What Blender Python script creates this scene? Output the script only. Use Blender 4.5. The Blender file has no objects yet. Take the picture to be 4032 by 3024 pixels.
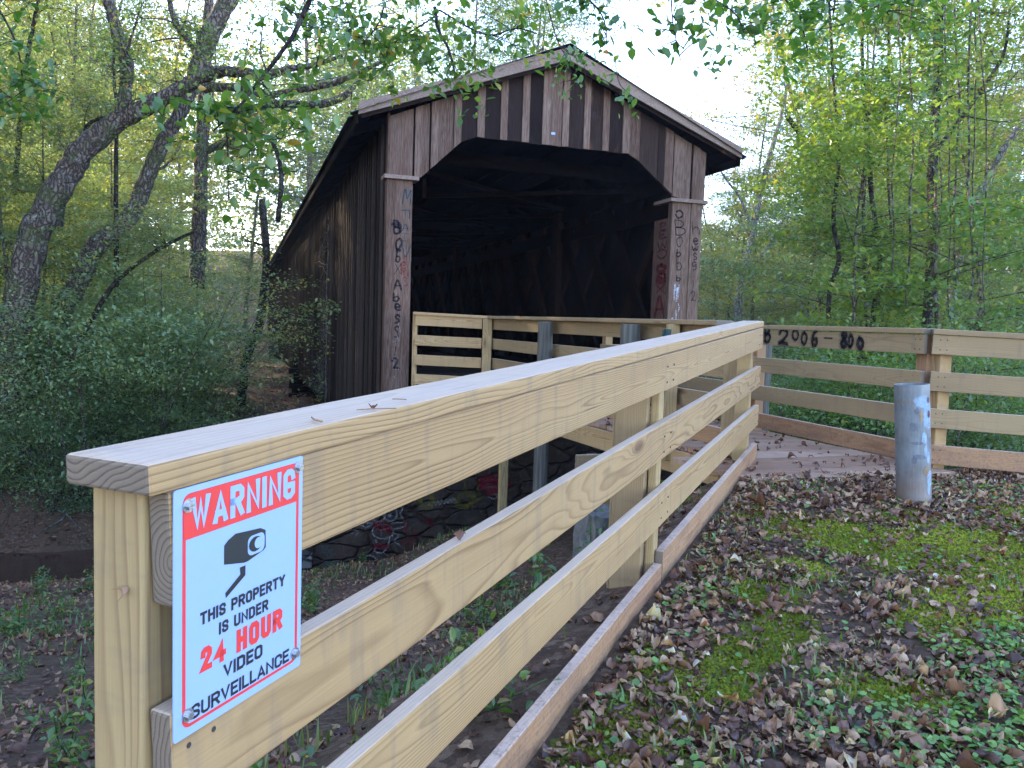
import bpy, math, random
import numpy as np
from math import sin, cos, pi, radians
from mathutils import Vector, Matrix, Quaternion
S = bpy.context.scene
COL = S.collection

# ------------------------------------------------------------------ camera
CF, CP, CR = 3142.37, 0.07152, 0.0317        # focal length (px of a 4032 wide frame), pitch down, roll
cam_d = bpy.data.cameras.new('camera'); cam = bpy.data.objects.new('camera', cam_d); COL.objects.link(cam)
cam_d.sensor_fit = 'HORIZONTAL'; cam_d.sensor_width = 36; cam_d.lens = 36*CF/4032
cam_d.clip_start = 0.05; cam_d.clip_end = 2000
fwd = Vector((0, cos(CP), -sin(CP))); up0 = Vector((0, sin(CP), cos(CP))); rt0 = Vector((1, 0, 0))
rgt = rt0*cos(CR) - up0*sin(CR); upv = rt0*sin(CR) + up0*cos(CR)
rgt2 = rt0*cos(CR) + up0*sin(CR); upv2 = -rt0*sin(CR) + up0*cos(CR)
cam.matrix_world = Matrix((( rgt2.x, upv2.x, -fwd.x, 0), (rgt2.y, upv2.y, -fwd.y, 0), (rgt2.z, upv2.z, -fwd.z, 0), (0, 0, 0, 1)))
S.camera = cam
def ray(x, y):
    xi = (x-2016)/CF; yi = (1512-y)/CF
    return rgt2*xi + upv2*yi + fwd
def at(x, y, d): return ray(x, y)*d                   # photo pixel (4032 wide) at depth d (m)
def proj(P):
    P = Vector(P); d = P.dot(fwd)
    return 2016+CF*P.dot(rgt2)/d, 1512-CF*P.dot(upv2)/d, d
def atD(x, y, d): return at(x*1.8228, y*1.8228, d)
def z1(x, y): return (x/1.6458, y/1.6458)
def z2(x, y): return (1000+x/1.6458, 100+y/1.6458)
def z4(x, y): return (2688+x/1.6458, y/1.6458)

# ------------------------------------------------------------------ light
SUN_AZ, SUN_EL = radians(-58), radians(15)            # azimuth measured from +Y, towards -X
w = bpy.data.worlds.new('World'); S.world = w; w.use_nodes = True
nt = w.node_tree; bg = nt.nodes['Background']
sky = nt.nodes.new('ShaderNodeTexSky'); sky.sky_type = 'NISHITA'; sky.sun_disc = False
sky.sun_elevation = SUN_EL; sky.sun_rotation = SUN_AZ; sky.dust_density = .5; sky.ozone_density = 3.0; sky.air_density = 1.1
tn = nt.nodes.new('ShaderNodeMix'); tn.data_type = 'RGBA'; tn.blend_type = 'MULTIPLY'; tn.inputs[0].default_value = 1; tn.inputs[7].default_value = (1.06, .94, 1.04, 1)
nt.links.new(sky.outputs[0], tn.inputs[6]); nt.links.new(tn.outputs[2], bg.inputs[0]); bg.inputs[1].default_value = 0.15
sd = bpy.data.lights.new('sun', 'SUN'); sd.energy = 2.8; sd.angle = radians(0.5); sd.color = (1.0, 0.84, 0.60)
sun = bpy.data.objects.new('sun', sd); COL.objects.link(sun)
dirv = Vector((sin(SUN_AZ)*cos(SUN_EL), cos(SUN_AZ)*cos(SUN_EL), sin(SUN_EL)))
sun.rotation_euler = (-dirv).to_track_quat('-Z', 'Y').to_euler()
S.view_settings.view_transform = 'Standard'; S.view_settings.look = 'None'
S.view_settings.exposure = 3.4; S.view_settings.gamma = 1
S.cycles.max_bounces = 7; S.cycles.diffuse_bounces = 4; S.cycles.transmission_bounces = 4; S.cycles.transparent_max_bounces = 6
S.cycles.glossy_bounces = 2

rnd = random.Random(7)
RG = np.random.default_rng(11)

# ------------------------------------------------------------------ helpers
def tag(o, label=None, cat=None, group=None, kind=None):
    if label: o['label'] = label
    if cat: o['category'] = cat
    if group: o['group'] = group
    if kind: o['kind'] = kind
    return o
def empty(name, loc, label=None, cat=None, group=None):
    o = bpy.data.objects.new(name, None); COL.objects.link(o); o.location = loc; o.empty_display_size = 0.2
    return tag(o, label, cat, group)
def attach(o, parent):
    o.parent = parent
    o.matrix_parent_inverse = Matrix.Translation(-Vector(parent_world(parent)))
def parent_world(p):
    v = Vector(p.location); q = p
    while q.parent is not None:                      # all frames here are pure translations
        v = v + q.matrix_parent_inverse.translation; q = q.parent; v = v + Vector(q.location)
    return v
class MB:
    def __init__(s): s.v = []; s.f = []; s.t = []; s.cur = 0.5
    def add(s, vs, fs, t=None):
        b = len(s.v); s.v += [tuple(p) for p in vs]; s.f += [tuple(i+b for i in f) for f in fs]
        s.t += [s.cur if t is None else t]*len(fs)
    def box(s, c, ex, ey, ez, t=None, ch=0):
        """centre c, half-extent vectors"""
        c, ex, ey, ez = map(Vector, (c, ex, ey, ez))
        vs = [c+ex*i+ey*j+ez*k for k in (-1, 1) for j in (-1, 1) for i in (-1, 1)]
        s.add(vs, [(0, 2, 3, 1), (4, 5, 7, 6), (0, 1, 5, 4), (2, 6, 7, 3), (0, 4, 6, 2), (1, 3, 7, 5)], t)
    def abox(s, x0, x1, y0, y1, z0, z1, t=None):
        s.box(((x0+x1)/2, (y0+y1)/2, (z0+z1)/2), ((x1-x0)/2, 0, 0), (0, (y1-y0)/2, 0), (0, 0, (z1-z0)/2), t)
    def prism(s, poly, off, t=None):
        """poly: list of points, extruded by vector off"""
        n = len(poly); off = Vector(off); a = [Vector(p) for p in poly]; b = [p+off for p in a]
        s.add(a+b, [tuple(range(n))[::-1], tuple(range(n, 2*n))] + [(i, (i+1) % n, n+(i+1) % n, n+i) for i in range(n)], t)
    def tube(s, pts, rad, n=8, t=None, noise=0, cap=True, rng=None):
        pts = [Vector(p) for p in pts]; m = len(pts)
        if isinstance(rad, (int, float)): rad = [rad]*m
        vs = []; fr = None
        for i in range(m):
            d = (pts[min(i+1, m-1)]-pts[max(i-1, 0)]).normalized()
            if fr is None:
                a = Vector((0, 0, 1)) if abs(d.z) < .9 else Vector((1, 0, 0)); fr = d.cross(a).normalized()
            fr = (fr-d*fr.dot(d)).normalized(); b = d.cross(fr)
            for k in range(n):
                r = rad[i]*(1+(rng.uniform(-noise, noise) if noise else 0))
                vs.append(pts[i]+(fr*cos(2*pi*k/n)+b*sin(2*pi*k/n))*r)
        fs = [(i*n+k, i*n+(k+1) % n, (i+1)*n+(k+1) % n, (i+1)*n+k) for i in range(m-1) for k in range(n)]
        if cap: fs += [tuple(range(n))[::-1], tuple(range((m-1)*n, m*n))]
        s.add(vs, fs, t)
def mesh_obj(name, mb, mat, parent=None, smooth=False, bevel=0, origin=None):
    me = bpy.data.meshes.new(name)
    vs = mb.v
    if origin is not None:
        o0 = Vector(origin); vs = [tuple(Vector(v)-o0) for v in vs]
    me.from_pydata(vs, [], mb.f)
    at_ = me.attributes.new('tint', 'FLOAT', 'FACE'); at_.data.foreach_set('value', mb.t)
    if smooth: me.polygons.foreach_set('use_smooth', [True]*len(me.polygons))
    me.materials.append(mat); me.update()
    o = bpy.data.objects.new(name, me); COL.objects.link(o)
    if origin is not None: o.location = origin
    if bevel:
        b = o.modifiers.new('bevel', 'BEVEL'); b.width = bevel; b.segments = 2; b.limit_method = 'ANGLE'
    if parent is not None: attach(o, parent)
    return o
def np_mesh(name, V, F, T, mat, parent=None, local=False, smooth=False):
    """V (n,3), F (m,4) quads, T (m,) tints"""
    me = bpy.data.meshes.new(name)
    me.vertices.add(len(V)); me.vertices.foreach_set('co', V.astype(np.float32).ravel())
    me.loops.add(F.size); me.loops.foreach_set('vertex_index', F.astype(np.int32).ravel())
    me.polygons.add(len(F)); me.polygons.foreach_set('loop_start', np.arange(0, F.size, F.shape[1], dtype=np.int32))
    me.polygons.foreach_set('loop_total', np.full(len(F), F.shape[1], dtype=np.int32))
    a = me.attributes.new('tint', 'FLOAT', 'FACE'); a.data.foreach_set('value', T.astype(np.float32))
    if smooth: me.polygons.foreach_set('use_smooth', np.ones(len(F), dtype=bool))
    me.materials.append(mat); me.update(calc_edges=True)
    o = bpy.data.objects.new(name, me); COL.objects.link(o)
    if parent is not None:
        if local: o.parent = parent
        else: attach(o, parent)
    return o

# ------------------------------------------------------------------ materials
class NT:
    def __init__(s, name):
        s.m = bpy.data.materials.new(name); s.m.use_nodes = True; s.t = s.m.node_tree; s.t.nodes.clear()
        s.out = s.n('ShaderNodeOutputMaterial')
    def n(s, typ, **kw):
        nd = s.t.nodes.new(typ)
        for k, v in kw.items(): setattr(nd, k, v)
        return nd
    def l(s, a, b): s.t.links.new(a, b)
    def setin(s, sock, v):
        if isinstance(v, bpy.types.NodeSocket): s.l(v, sock)
        elif isinstance(v, (tuple, list)) and len(v) == 3 and sock.type == 'RGBA': sock.default_value = (*v, 1)
        else: sock.default_value = v
    def math(s, op, a, b=0.0, c=None, clamp=False):
        nd = s.n('ShaderNodeMath', operation=op, use_clamp=clamp); s.setin(nd.inputs[0], a); s.setin(nd.inputs[1], b)
        if c is not None: s.setin(nd.inputs[2], c)
        return nd.outputs[0]
    def vmath(s, op, a, b=(0, 0, 0)):
        nd = s.n('ShaderNodeVectorMath', operation=op); s.setin(nd.inputs[0], a); s.setin(nd.inputs[1], b)
        return nd.outputs['Value'] if op in ('LENGTH', 'DOT_PRODUCT', 'DISTANCE') else nd.outputs[0]
    def mix(s, f, a, b, typ='MIX'):
        nd = s.n('ShaderNodeMix', data_type='RGBA', blend_type=typ); s.setin(nd.inputs[0], f); s.setin(nd.inputs[6], a); s.setin(nd.inputs[7], b)
        return nd.outputs[2]
    def noise(s, vec, scale, detail=3, rough=.5, dist=0, col=False):
        nd = s.n('ShaderNodeTexNoise'); s.setin(nd.inputs['Vector'], vec); nd.inputs['Scale'].default_value = scale
        nd.inputs['Detail'].default_value = detail; nd.inputs['Roughness'].default_value = rough; nd.inputs['Distortion'].default_value = dist
        return nd.outputs[1 if col else 0]
    def ramp(s, f, stops):
        nd = s.n('ShaderNodeValToRGB'); cr = nd.color_ramp
        while len(cr.elements) < len(stops): cr.elements.new(0.5)
        for e, (p, c) in zip(cr.elements, stops): e.position = p; e.color = (*c, 1) if len(c) == 3 else c
        s.setin(nd.inputs[0], f); return nd.outputs[0]
    def rng(s, f, a, b, c=0., d=1.):
        nd = s.n('ShaderNodeMapRange'); s.setin(nd.inputs[0], f)
        for i, v in enumerate((a, b, c, d)): nd.inputs[1+i].default_value = v
        return nd.outputs[0]
    def coord(s, k='Object'): return s.n('ShaderNodeTexCoord').outputs[k]
    def scale(s, v, sc, off=(0, 0, 0)):
        nd = s.n('ShaderNodeMapping'); s.setin(nd.inputs[0], v); nd.inputs['Scale'].default_value = sc; nd.inputs['Location'].default_value = off
        return nd.outputs[0]
    def tint(s):
        nd = s.n('ShaderNodeAttribute'); nd.attribute_name = 'tint'; return nd.outputs['Fac']
    def orand(s): return s.n('ShaderNodeObjectInfo').outputs['Random']
    def ocol(s): return s.n('ShaderNodeObjectInfo').outputs['Color']
    def geo(s, k): return s.n('ShaderNodeNewGeometry').outputs[k]
    def comb(s, x, y, z):
        nd = s.n('ShaderNodeCombineXYZ'); s.setin(nd.inputs[0], x); s.setin(nd.inputs[1], y); s.setin(nd.inputs[2], z); return nd.outputs[0]
    def sep(s, v):
        nd = s.n('ShaderNodeSeparateXYZ'); s.setin(nd.inputs[0], v); return nd.outputs
    def pbr(s, col, rough=.7, metal=0., bump=None, bd=.01, bs=.5, spec=.5):
        p = s.n('ShaderNodeBsdfPrincipled'); s.setin(p.inputs['Base Color'], col); s.setin(p.inputs['Roughness'], rough)
        s.setin(p.inputs['Metallic'], metal); p.inputs['Specular IOR Level'].default_value = spec
        if bump is not None:
            b = s.n('ShaderNodeBump'); b.inputs['Strength'].default_value = bs; b.inputs['Distance'].default_value = bd
            s.setin(b.inputs['Height'], bump); s.l(b.outputs[0], p.inputs['Normal'])
        s.l(p.outputs[0], s.out.inputs[0]); return s.m

def pine(name, early, late, dirt=0.4, sat_var=0.2, dark=1.0):
    """sawn board cut out of a log: growth rings in the board's own coordinates, x along the board"""
    m = NT(name); p = m.coord(); r = m.orand(); x, y, z = m.sep(p)
    xr = m.math('ADD', x, m.math('MULTIPLY', r, 37.0))
    q = m.comb(xr, y, z)
    cy = m.math('ADD', m.math('MULTIPLY', m.math('FRACT', m.math('MULTIPLY', r, 7.3)), .12), .03)
    cz = m.math('SUBTRACT', m.math('MULTIPLY', m.math('FRACT', m.math('MULTIPLY', r, 13.7)), .10), .07)
    wob = m.noise(m.scale(q, (.9, 6, 6)), 1.0, 2, .5, col=True)
    wv = m.vmath('MULTIPLY', m.vmath('SUBTRACT', wob, (.5, .5, .5)), (0, .085, .085))
    fine = m.noise(m.scale(q, (3, 20, 20)), 1.0, 2, .5)
    # knots: sparse points where the rings swell
    kv = m.scale(q, (2.1, 7.0, 7.0)); vo = m.n('ShaderNodeTexVoronoi'); m.setin(vo.inputs['Vector'], kv); vo.inputs['Scale'].default_value = 1
    kd = vo.outputs['Distance']; ksel = m.math('GREATER_THAN', m.sep(vo.outputs['Color'])[0], .62)
    kg = m.math('MULTIPLY', m.math('POWER', 2.718, m.math('MULTIPLY', m.math('MULTIPLY', kd, kd), -26.)), ksel)
    rad = m.vmath('LENGTH', m.comb(0, m.math('ADD', m.math('ADD', y, cy), m.sep(wv)[1]), m.math('ADD', m.math('ADD', z, cz), m.sep(wv)[2])))
    rad = m.math('ADD', rad, m.math('MULTIPLY', kg, .020))
    rad = m.math('ADD', rad, m.math('MULTIPLY', fine, .003))
    ph = m.math('FRACT', m.math('MULTIPLY', rad, 140.))
    ring = m.ramp(ph, [(0, (0, 0, 0)), (.55, (.22, .22, .22)), (.85, (1, 1, 1)), (1, (.05, .05, .05))])
    fib = m.noise(m.scale(q, (8, 500, 500)), 1.0, 2, .6)
    rv = m.math('MULTIPLY', m.sep(ring)[0], m.rng(m.noise(m.scale(q, (1.2, 9, 9)), 1.0, 2), .3, .7, .35, 1.0))
    col = m.mix(rv, early, late)
    hue = m.mix(m.math('FRACT', m.math('MULTIPLY', r, 3.1)), (1.05, 1.0, .92), (.86, .79, .72)); col = m.mix(1.0, col, hue, 'MULTIPLY')
    big = m.noise(m.scale(q, (.8, 5, 5)), 1.0, 3, .6); col = m.mix(m.rng(big, .35, .75, 0, sat_var), col, (.50, .36, .17))
    col = m.mix(m.rng(fib, .3, .8, 0, .22), col, (.16, .11, .06))
    kn = m.math('MULTIPLY', m.rng(kd, .20, .06, 0, 1), ksel); col = m.mix(m.math('MULTIPLY', kn, .8), col, (.10, .045, .02))
    # weather: cross stains, grime
    st = m.noise(m.scale(q, (16, 5, 2.5)), 1.0, 3, .65); col = m.mix(m.rng(st, .52, .75, 0, dirt), col, (.13, .10, .085))
    up = m.sep(m.geo('Normal'))[2]
    grey = m.math('MULTIPLY', m.rng(up, .5, .95, 0, .55), m.rng(m.noise(m.scale(q, (2, 14, 14)), 1.0, 3), .2, .6, .65, 1))  # upward faces paler: weathering plus sky brightness put into the colour
    col = m.mix(grey, col, (.56, .43, .34))
    if name == 'pine_low':
        gm = m.noise(m.scale(q, (3, 3, 10)), 1., 4, .7); col = m.mix(m.rng(gm, .48, .80, .0, .75), col, (.16, .095, .065))
        sp = m.noise(q, 60, 3, .7); col = m.mix(m.rng(sp, .5, .7, 0, .5), col, (.05, .035, .03))
    ck = m.noise(m.scale(q, (1.6, 130, 130)), 1., 2, .5); ckm = m.math('MULTIPLY', m.rng(ck, .70, .76, 0, .8), m.rng(m.noise(m.scale(q, (1.5, 8, 8)), 1., 2), .45, .55, 0, 1)); col = m.mix(ckm, col, (.05, .035, .025))
    # dark end grain
    ax = m.vmath('DOT_PRODUCT', m.n('ShaderNodeTexCoord').outputs['Normal'], (1, 0, 0))
    endg = m.math('GREATER_THAN', m.math('ABSOLUTE', ax), .7)
    eg = m.mix(m.sep(ring)[0], (.19, .145, .10), (.055, .04, .032)); eg = m.mix(m.rng(fib, .3, .7, 0, .6), eg, (.16, .12, .09))
    col = m.mix(endg, col, eg)
    if dark != 1: col = m.mix(1., col, (dark, dark, dark), 'MULTIPLY')
    h = m.math('ADD', m.math('MULTIPLY', m.sep(ring)[0], .6), m.math('MULTIPLY', fib, .5)); h = m.math('SUBTRACT', h, m.math('MULTIPLY', kn, .8))
    return m.pbr(col, m.rng(fib, .2, .8, .6, .85), bump=h, bd=.0012, bs=.55, spec=.3)
M = {}
M['pine'] = pine('pine_new', (.40, .268, .13), (.165, .085, .034), dirt=.5)
M['pine_low'] = pine('pine_low', (.37, .21, .115), (.21, .105, .055), dirt=.45)
M['pine_post'] = pine('pine_post', (.33, .245, .12), (.165, .095, .045), dirt=.35, sat_var=.5)
M['pine_dull'] = pine('pine_dull', (.28, .205, .115), (.20, .135, .07), dirt=.4)
M['pine_red'] = pine('pine_red', (.30, .17, .095), (.16, .08, .045), dirt=.4)

def oldwood(name, c0, c1, c2, grain=1.0, vertical=True, spots=0.0, pale=0.0):
    """weathered planks; per-face tint picks the board"""
    m = NT(name); p = m.coord(); t = m.tint()
    q = m.vmath('ADD', p, m.vmath('MULTIPLY', m.comb(t, t, t), (31.7, 17.3, 53.1)))
    sc = (1, 1, .05) if vertical else (.05, 1, 1)
    g1 = m.noise(m.scale(q, (9*sc[0], 9, 9*sc[2])), 1.0, 3, .5, 1.2)
    rings = m.math('FRACT', m.math('MULTIPLY', g1, 9.)); rings = m.rng(m.math('ABSOLUTE', m.math('SUBTRACT', rings, .5)), 0, .5, 0, 1)
    g2 = m.noise(m.scale(q, (150*sc[0], 150, 150*sc[2])), 1.0, 3, .6)
    base = m.ramp(t, [(0, c0), (.5, c1), (1, c2)])
    col = m.mix(m.math('MULTIPLY', rings, .45*grain), base, m.mix(1., base, (.42, .36, .34), 'MULTIPLY'))
    col = m.mix(m.rng(g2, .45, .75, 0, .55*grain), col, m.mix(1., base, (.32, .28, .28), 'MULTIPLY'))
    lo = m.noise(m.scale(q, (2.5, 2.5, 1.0)), 1.0, 4, .6); col = m.mix(m.rng(lo, .5, .8, 0, .5), col, m.mix(1., base, (.55, .42, .36), 'MULTIPLY'))
    if pale: col = m.mix(m.rng(g2, .55, .3, 0, pale), col, (.30, .28, .27))
    vo = m.n('ShaderNodeTexVoronoi'); m.setin(vo.inputs['Vector'], m.scale(q, (4.5, 4.5, 2.2))); vo.inputs['Scale'].default_value = 1
    k = m.math('MULTIPLY', m.rng(vo.outputs['Distance'], .14, .07, 0, 1), m.math('GREATER_THAN', m.sep(vo.outputs['Color'])[1], .72))
    col = m.mix(m.math('MULTIPLY', k, .85), col, (.03, .02, .016))
    if spots: 
        sp = m.noise(m.scale(q, (6, 6, 2.5)), 1., 3, .5); col = m.mix(m.rng(sp, .66, .76, 0, spots), col, (.16, .07, .03))
    return m.pbr(col, .95, bump=m.math('ADD', g2, m.math('MULTIPLY', rings, .5)), bd=.004, bs=.8, spec=.03)
M['old_light'] = oldwood('weathered_board', (.115, .070, .050), (.17, .108, .080), (.245, .165, .125), grain=1.5, pale=.15)
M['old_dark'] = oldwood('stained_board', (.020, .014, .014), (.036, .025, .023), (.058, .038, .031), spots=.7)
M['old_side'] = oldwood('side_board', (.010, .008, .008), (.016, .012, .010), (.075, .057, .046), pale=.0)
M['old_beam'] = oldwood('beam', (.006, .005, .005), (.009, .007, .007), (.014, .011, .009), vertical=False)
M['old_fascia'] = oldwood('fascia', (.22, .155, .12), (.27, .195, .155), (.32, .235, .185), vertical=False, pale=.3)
M['inner'] = oldwood('inner_board', (.005, .004, .004), (.008, .006, .006), (.012, .009, .008))  # darker copy of the stained boards; the interior's shade is in its colour
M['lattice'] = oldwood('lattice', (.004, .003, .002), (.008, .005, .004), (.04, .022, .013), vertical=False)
M['deckwood'] = oldwood('deck_board', (.33, .20, .13), (.41, .265, .175), (.48, .32, .22), vertical=False)
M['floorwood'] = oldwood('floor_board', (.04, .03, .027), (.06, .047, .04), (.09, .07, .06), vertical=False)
def roundpost():
    m = NT('old_round_post'); p = m.coord(); g = m.noise(m.scale(p, (40, 40, 1.6)), 1., 4, .6)
    col = m.ramp(g, [(.25, (.022, .02, .016)), (.5, (.075, .07, .056)), (.75, (.15, .14, .12))])
    return m.pbr(col, .85, bump=g, bd=.006, bs=.8)
M['roundpost'] = roundpost()
def roofmat():
    m = NT('roof_sheet'); p = m.coord(); g = m.noise(p, 3, 4, .6)
    return m.pbr(m.ramp(g, [(.3, (.03, .033, .036)), (.6, (.06, .06, .06)), (.8, (.10, .07, .05))]), .55, .4, bump=g, bd=.01)
M['roof'] = roofmat()
def plain(name, col, rough=.6, metal=0., var=.25, sc=8, bd=.002):
    m = NT(name); g = m.noise(m.coord(), sc, 4, .6)
    d = tuple(c*(1-var) for c in col); e = tuple(min(1, c*(1+var)) for c in col)
    return m.pbr(m.mix(m.rng(g, .3, .7), d, e), rough, metal, bump=g, bd=bd)
M['green_metal'] = plain('green_paint', (.012, .045, .038), .45, .2)
M['bolt'] = plain('galvanised', (.45, .46, .48), .35, .9, .15, 300)
M['nail'] = plain('nail', (.06, .05, .045), .6, .5)
M['concrete'] = plain('concrete', (.11, .105, .095), .9, 0, .4, 14, .01)
M['sign_white_sky_tint'] = plain('sign_white_sky_tint', (.26, .36, .60), .42, 0, .02, 30, .0003)  # white paint with the sky's blue put into its base colour
M['sign_red'] = plain('sign_red', (.62, .04, .035), .45, 0, .04, 30, .0003)
M['sign_black'] = plain('sign_black', (.018, .02, .022), .45, 0, .1, 30, .0003)
def spray(name, col, a=.9, nz=.25, sc=60):
    m = NT(name); d = m.n('ShaderNodeBsdfDiffuse'); d.inputs[0].default_value = (*col, 1)
    tr = m.n('ShaderNodeBsdfTransparent'); mx = m.n('ShaderNodeMixShader')
    g = m.noise(m.coord(), sc, 3, .6); m.setin(mx.inputs[0], m.rng(g, .25, .75, max(0, a-nz), min(1, a+nz*.5)))
    m.l(tr.outputs[0], mx.inputs[1]); m.l(d.outputs[0], mx.inputs[2]); m.l(mx.outputs[0], m.out.inputs[0]); return m.m
M['sp_black'] = spray('spray_black', (.014, .014, .02), .82, .45, 40)
M['sp_haze'] = spray('spray_black_edge', (.02, .018, .025), .38, .35, 70)
M['sp_teal'] = spray('spray_teal', (.02, .075, .10), .7, .4, 50)
M['sp_red'] = spray('spray_red', (.22, .03, .03), .45, .5, 30)
M['sp_dkred'] = spray('spray_dark_red', (.14, .012, .02), .6, .5, 12)
M['sp_white'] = spray('spray_white', (.62, .60, .66), .5, .6, 40)
M['sp_chalk'] = spray('spray_chalk', (.30, .28, .26), .5, .5, 50)
M['sp_yellow'] = spray('spray_yellow', (.16, .13, .02), .4, .5, 14)
M['sp_blue'] = spray('spray_pale_blue', (.36, .48, .60), .62, .4, 18)
M['sp_violet'] = spray('spray_violet', (.13, .13, .19), .4, .4, 25)
M['sp_orange'] = spray('spray_orange', (.38, .25, .13), .55, .4, 30)
M['sp_green'] = spray('spray_grey_green', (.06, .09, .075), .4, .5, 20)

def leafmat(name, ramp, trans=.38, gloss=.05, use_obj=True, rough=.42):
    m = NT(name); t = m.tint(); col = m.ramp(t, ramp)
    if use_obj: col = m.mix(1., col, m.ocol(), 'MULTIPLY')
    d = m.n('ShaderNodeBsdfDiffuse'); tr = m.n('ShaderNodeBsdfTranslucent'); g = m.n('ShaderNodeBsdfGlossy'); g.inputs['Roughness'].default_value = rough
    m.l(col, d.inputs[0]); tc = m.mix(1., col, (1.25, 1.15, .55), 'MULTIPLY'); m.l(tc, tr.inputs[0])
    a = m.n('ShaderNodeMixShader'); a.inputs[0].default_value = trans; m.l(d.outputs[0], a.inputs[1]); m.l(tr.outputs[0], a.inputs[2])
    b = m.n('ShaderNodeMixShader'); b.inputs[0].default_value = gloss; m.l(a.outputs[0], b.inputs[1]); m.l(g.outputs[0], b.inputs[2])
    m.l(b.outputs[0], m.out.inputs[0]); return m.m
M['leaf'] = leafmat('foliage', [(0, (.105, .155, .070)), (.45, (.16, .215, .092)), (.8, (.22, .265, .10)), (.95, (.30, .31, .10)), (1, (.42, .20, .05))], .5, .05)
M['leaf_near'] = leafmat('foliage_near', [(0, (.055, .13, .022)), (.6, (.10, .21, .03)), (.92, (.17, .27, .04)), (.97, (.36, .31, .05)), (1, (.36, .15, .04))], .55, .06)
M['litter'] = leafmat('dead_leaf', [(0, (.05, .024, .016)), (.3, (.14, .062, .034)), (.6, (.24, .125, .068)), (.85, (.40, .26, .14)), (.93, (.24, .08, .035)), (.97, (.50, .40, .14)), (1, (.42, .38, .31))], .12, .04, False)
M['clover'] = leafmat('ground_leaf', [(0, (.075, .16, .028)), (.6, (.13, .26, .045)), (1, (.21, .33, .06))], .35, .05, False)
M['grass'] = leafmat('grass_blade', [(0, (.05, .11, .02)), (.7, (.10, .19, .03)), (1, (.30, .26, .10))], .35, .04, False)
M['mossleaf'] = leafmat('moss', [(0, (.11, .135, .018)), (.6, (.22, .25, .03)), (1, (.34, .36, .05))], .3, .0, False)
def bark(name, c0, c1, c2, moss=.3, lichen=.2):
    m = NT(name); p = m.coord(); v = m.n('ShaderNodeTexVoronoi', feature='DISTANCE_TO_EDGE')
    wp = m.vmath('ADD', m.scale(p, (14, 14, 5)), m.vmath('MULTIPLY', m.noise(p, 6, 3, col=True), (2.2, 2.2, 2.2))); m.setin(v.inputs['Vector'], wp); v.inputs['Scale'].default_value = 1
    g = m.noise(m.scale(p, (20, 20, 8)), 1., 5, .65); e = m.rng(v.outputs['Distance'], 0, .25)
    col = m.mix(e, c0, m.mix(g, c1, c2))
    col = m.mix(m.rng(m.noise(p, 2.2, 4, .6), .52, .62, 0, moss), col, (.07, .085, .03))
    col = m.mix(m.rng(m.noise(p, 5.5, 4, .7), .6, .66, 0, lichen), col, (.34, .36, .33))
    return m.pbr(col, .9, bump=m.math('ADD', e, g), bd=.03, bs=.9, spec=.2)
M['bark'] = bark('bark', (.035, .025, .02), (.12, .09, .07), (.22, .175, .14), .6, .5)
M['bark_pale'] = bark('bark_pale', (.07, .06, .055), (.16, .14, .13), (.27, .25, .23), .25, .9)
M['bark_dark'] = bark('bark_dark', (.012, .009, .008), (.035, .027, .024), (.075, .06, .05), .4, .15)

def groundmat():
    m = NT('ground_soil'); p = m.coord()
    n1 = m.noise(p, 1.1, 5, .6); n2 = m.noise(p, 9, 5, .7); n3 = m.noise(p, 70, 4, .7); n4 = m.noise(p, 260, 3, .7)
    soil = m.mix(m.rng(n2, .3, .7), (.048, .031, .018), (.115, .076, .046))
    soil = m.mix(m.rng(n3, .5, .75, 0, .6), soil, (.15, .115, .09))
    soil = m.mix(m.rng(m.noise(p, .45, 3), .58, .68, 0, .6), soil, (.17, .085, .055))
    ms = m.tint()
    mo = m.math('MULTIPLY', ms, m.rng(m.math('ADD', m.math('MULTIPLY', n1, .2), m.math('MULTIPLY', n2, .8)), .36, .46, 0, 1))
    mcol = m.mix(m.rng(n3, .3, .7), (.075, .095, .018), (.19, .215, .03)); mcol = m.mix(m.rng(n4, .4, .7, 0, .5), mcol, (.04, .06, .008))
    col = m.mix(mo, soil, mcol)
    v = m.n('ShaderNodeTexVoronoi'); m.setin(v.inputs['Vector'], m.vmath('ADD', p, m.vmath('MULTIPLY', m.noise(p, 25, 3, .6, col=True), (.05, .05, .05)))); v.inputs['Scale'].default_value = 34
    lf = m.ramp(m.sep(v.outputs['Color'])[0], [(0, (.04, .022, .015)), (.5, (.10, .052, .035)), (.8, (.19, .12, .08)), (1, (.22, .16, .11))])
    far = m.math('MULTIPLY', m.math('SUBTRACT', 1., mo), m.rng(m.noise(p, 2.3, 4, .6), .35, .55, .05, .55)); col = m.mix(far, col, lf); col = m.mix(m.rng(m.noise(p, 18, 4, .75), .55, .7, 0, .6), col, m.mix(1., col, (.35, .33, .32), 'MULTIPLY'))
    return m.pbr(col, .95, bump=m.math('ADD', n3, m.math('ADD', m.math('MULTIPLY', n4, .5), m.math('MULTIPLY', n2, 2))), bd=.02, bs=.7, spec=.15)
M['ground'] = groundmat()
def watermat():
    m = NT('creek_water'); g = m.noise(m.coord(), 5, 3, .6)
    return m.pbr((.065, .035, .025), .12, bump=g, bd=.01, bs=.4)
M['water'] = watermat()
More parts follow.
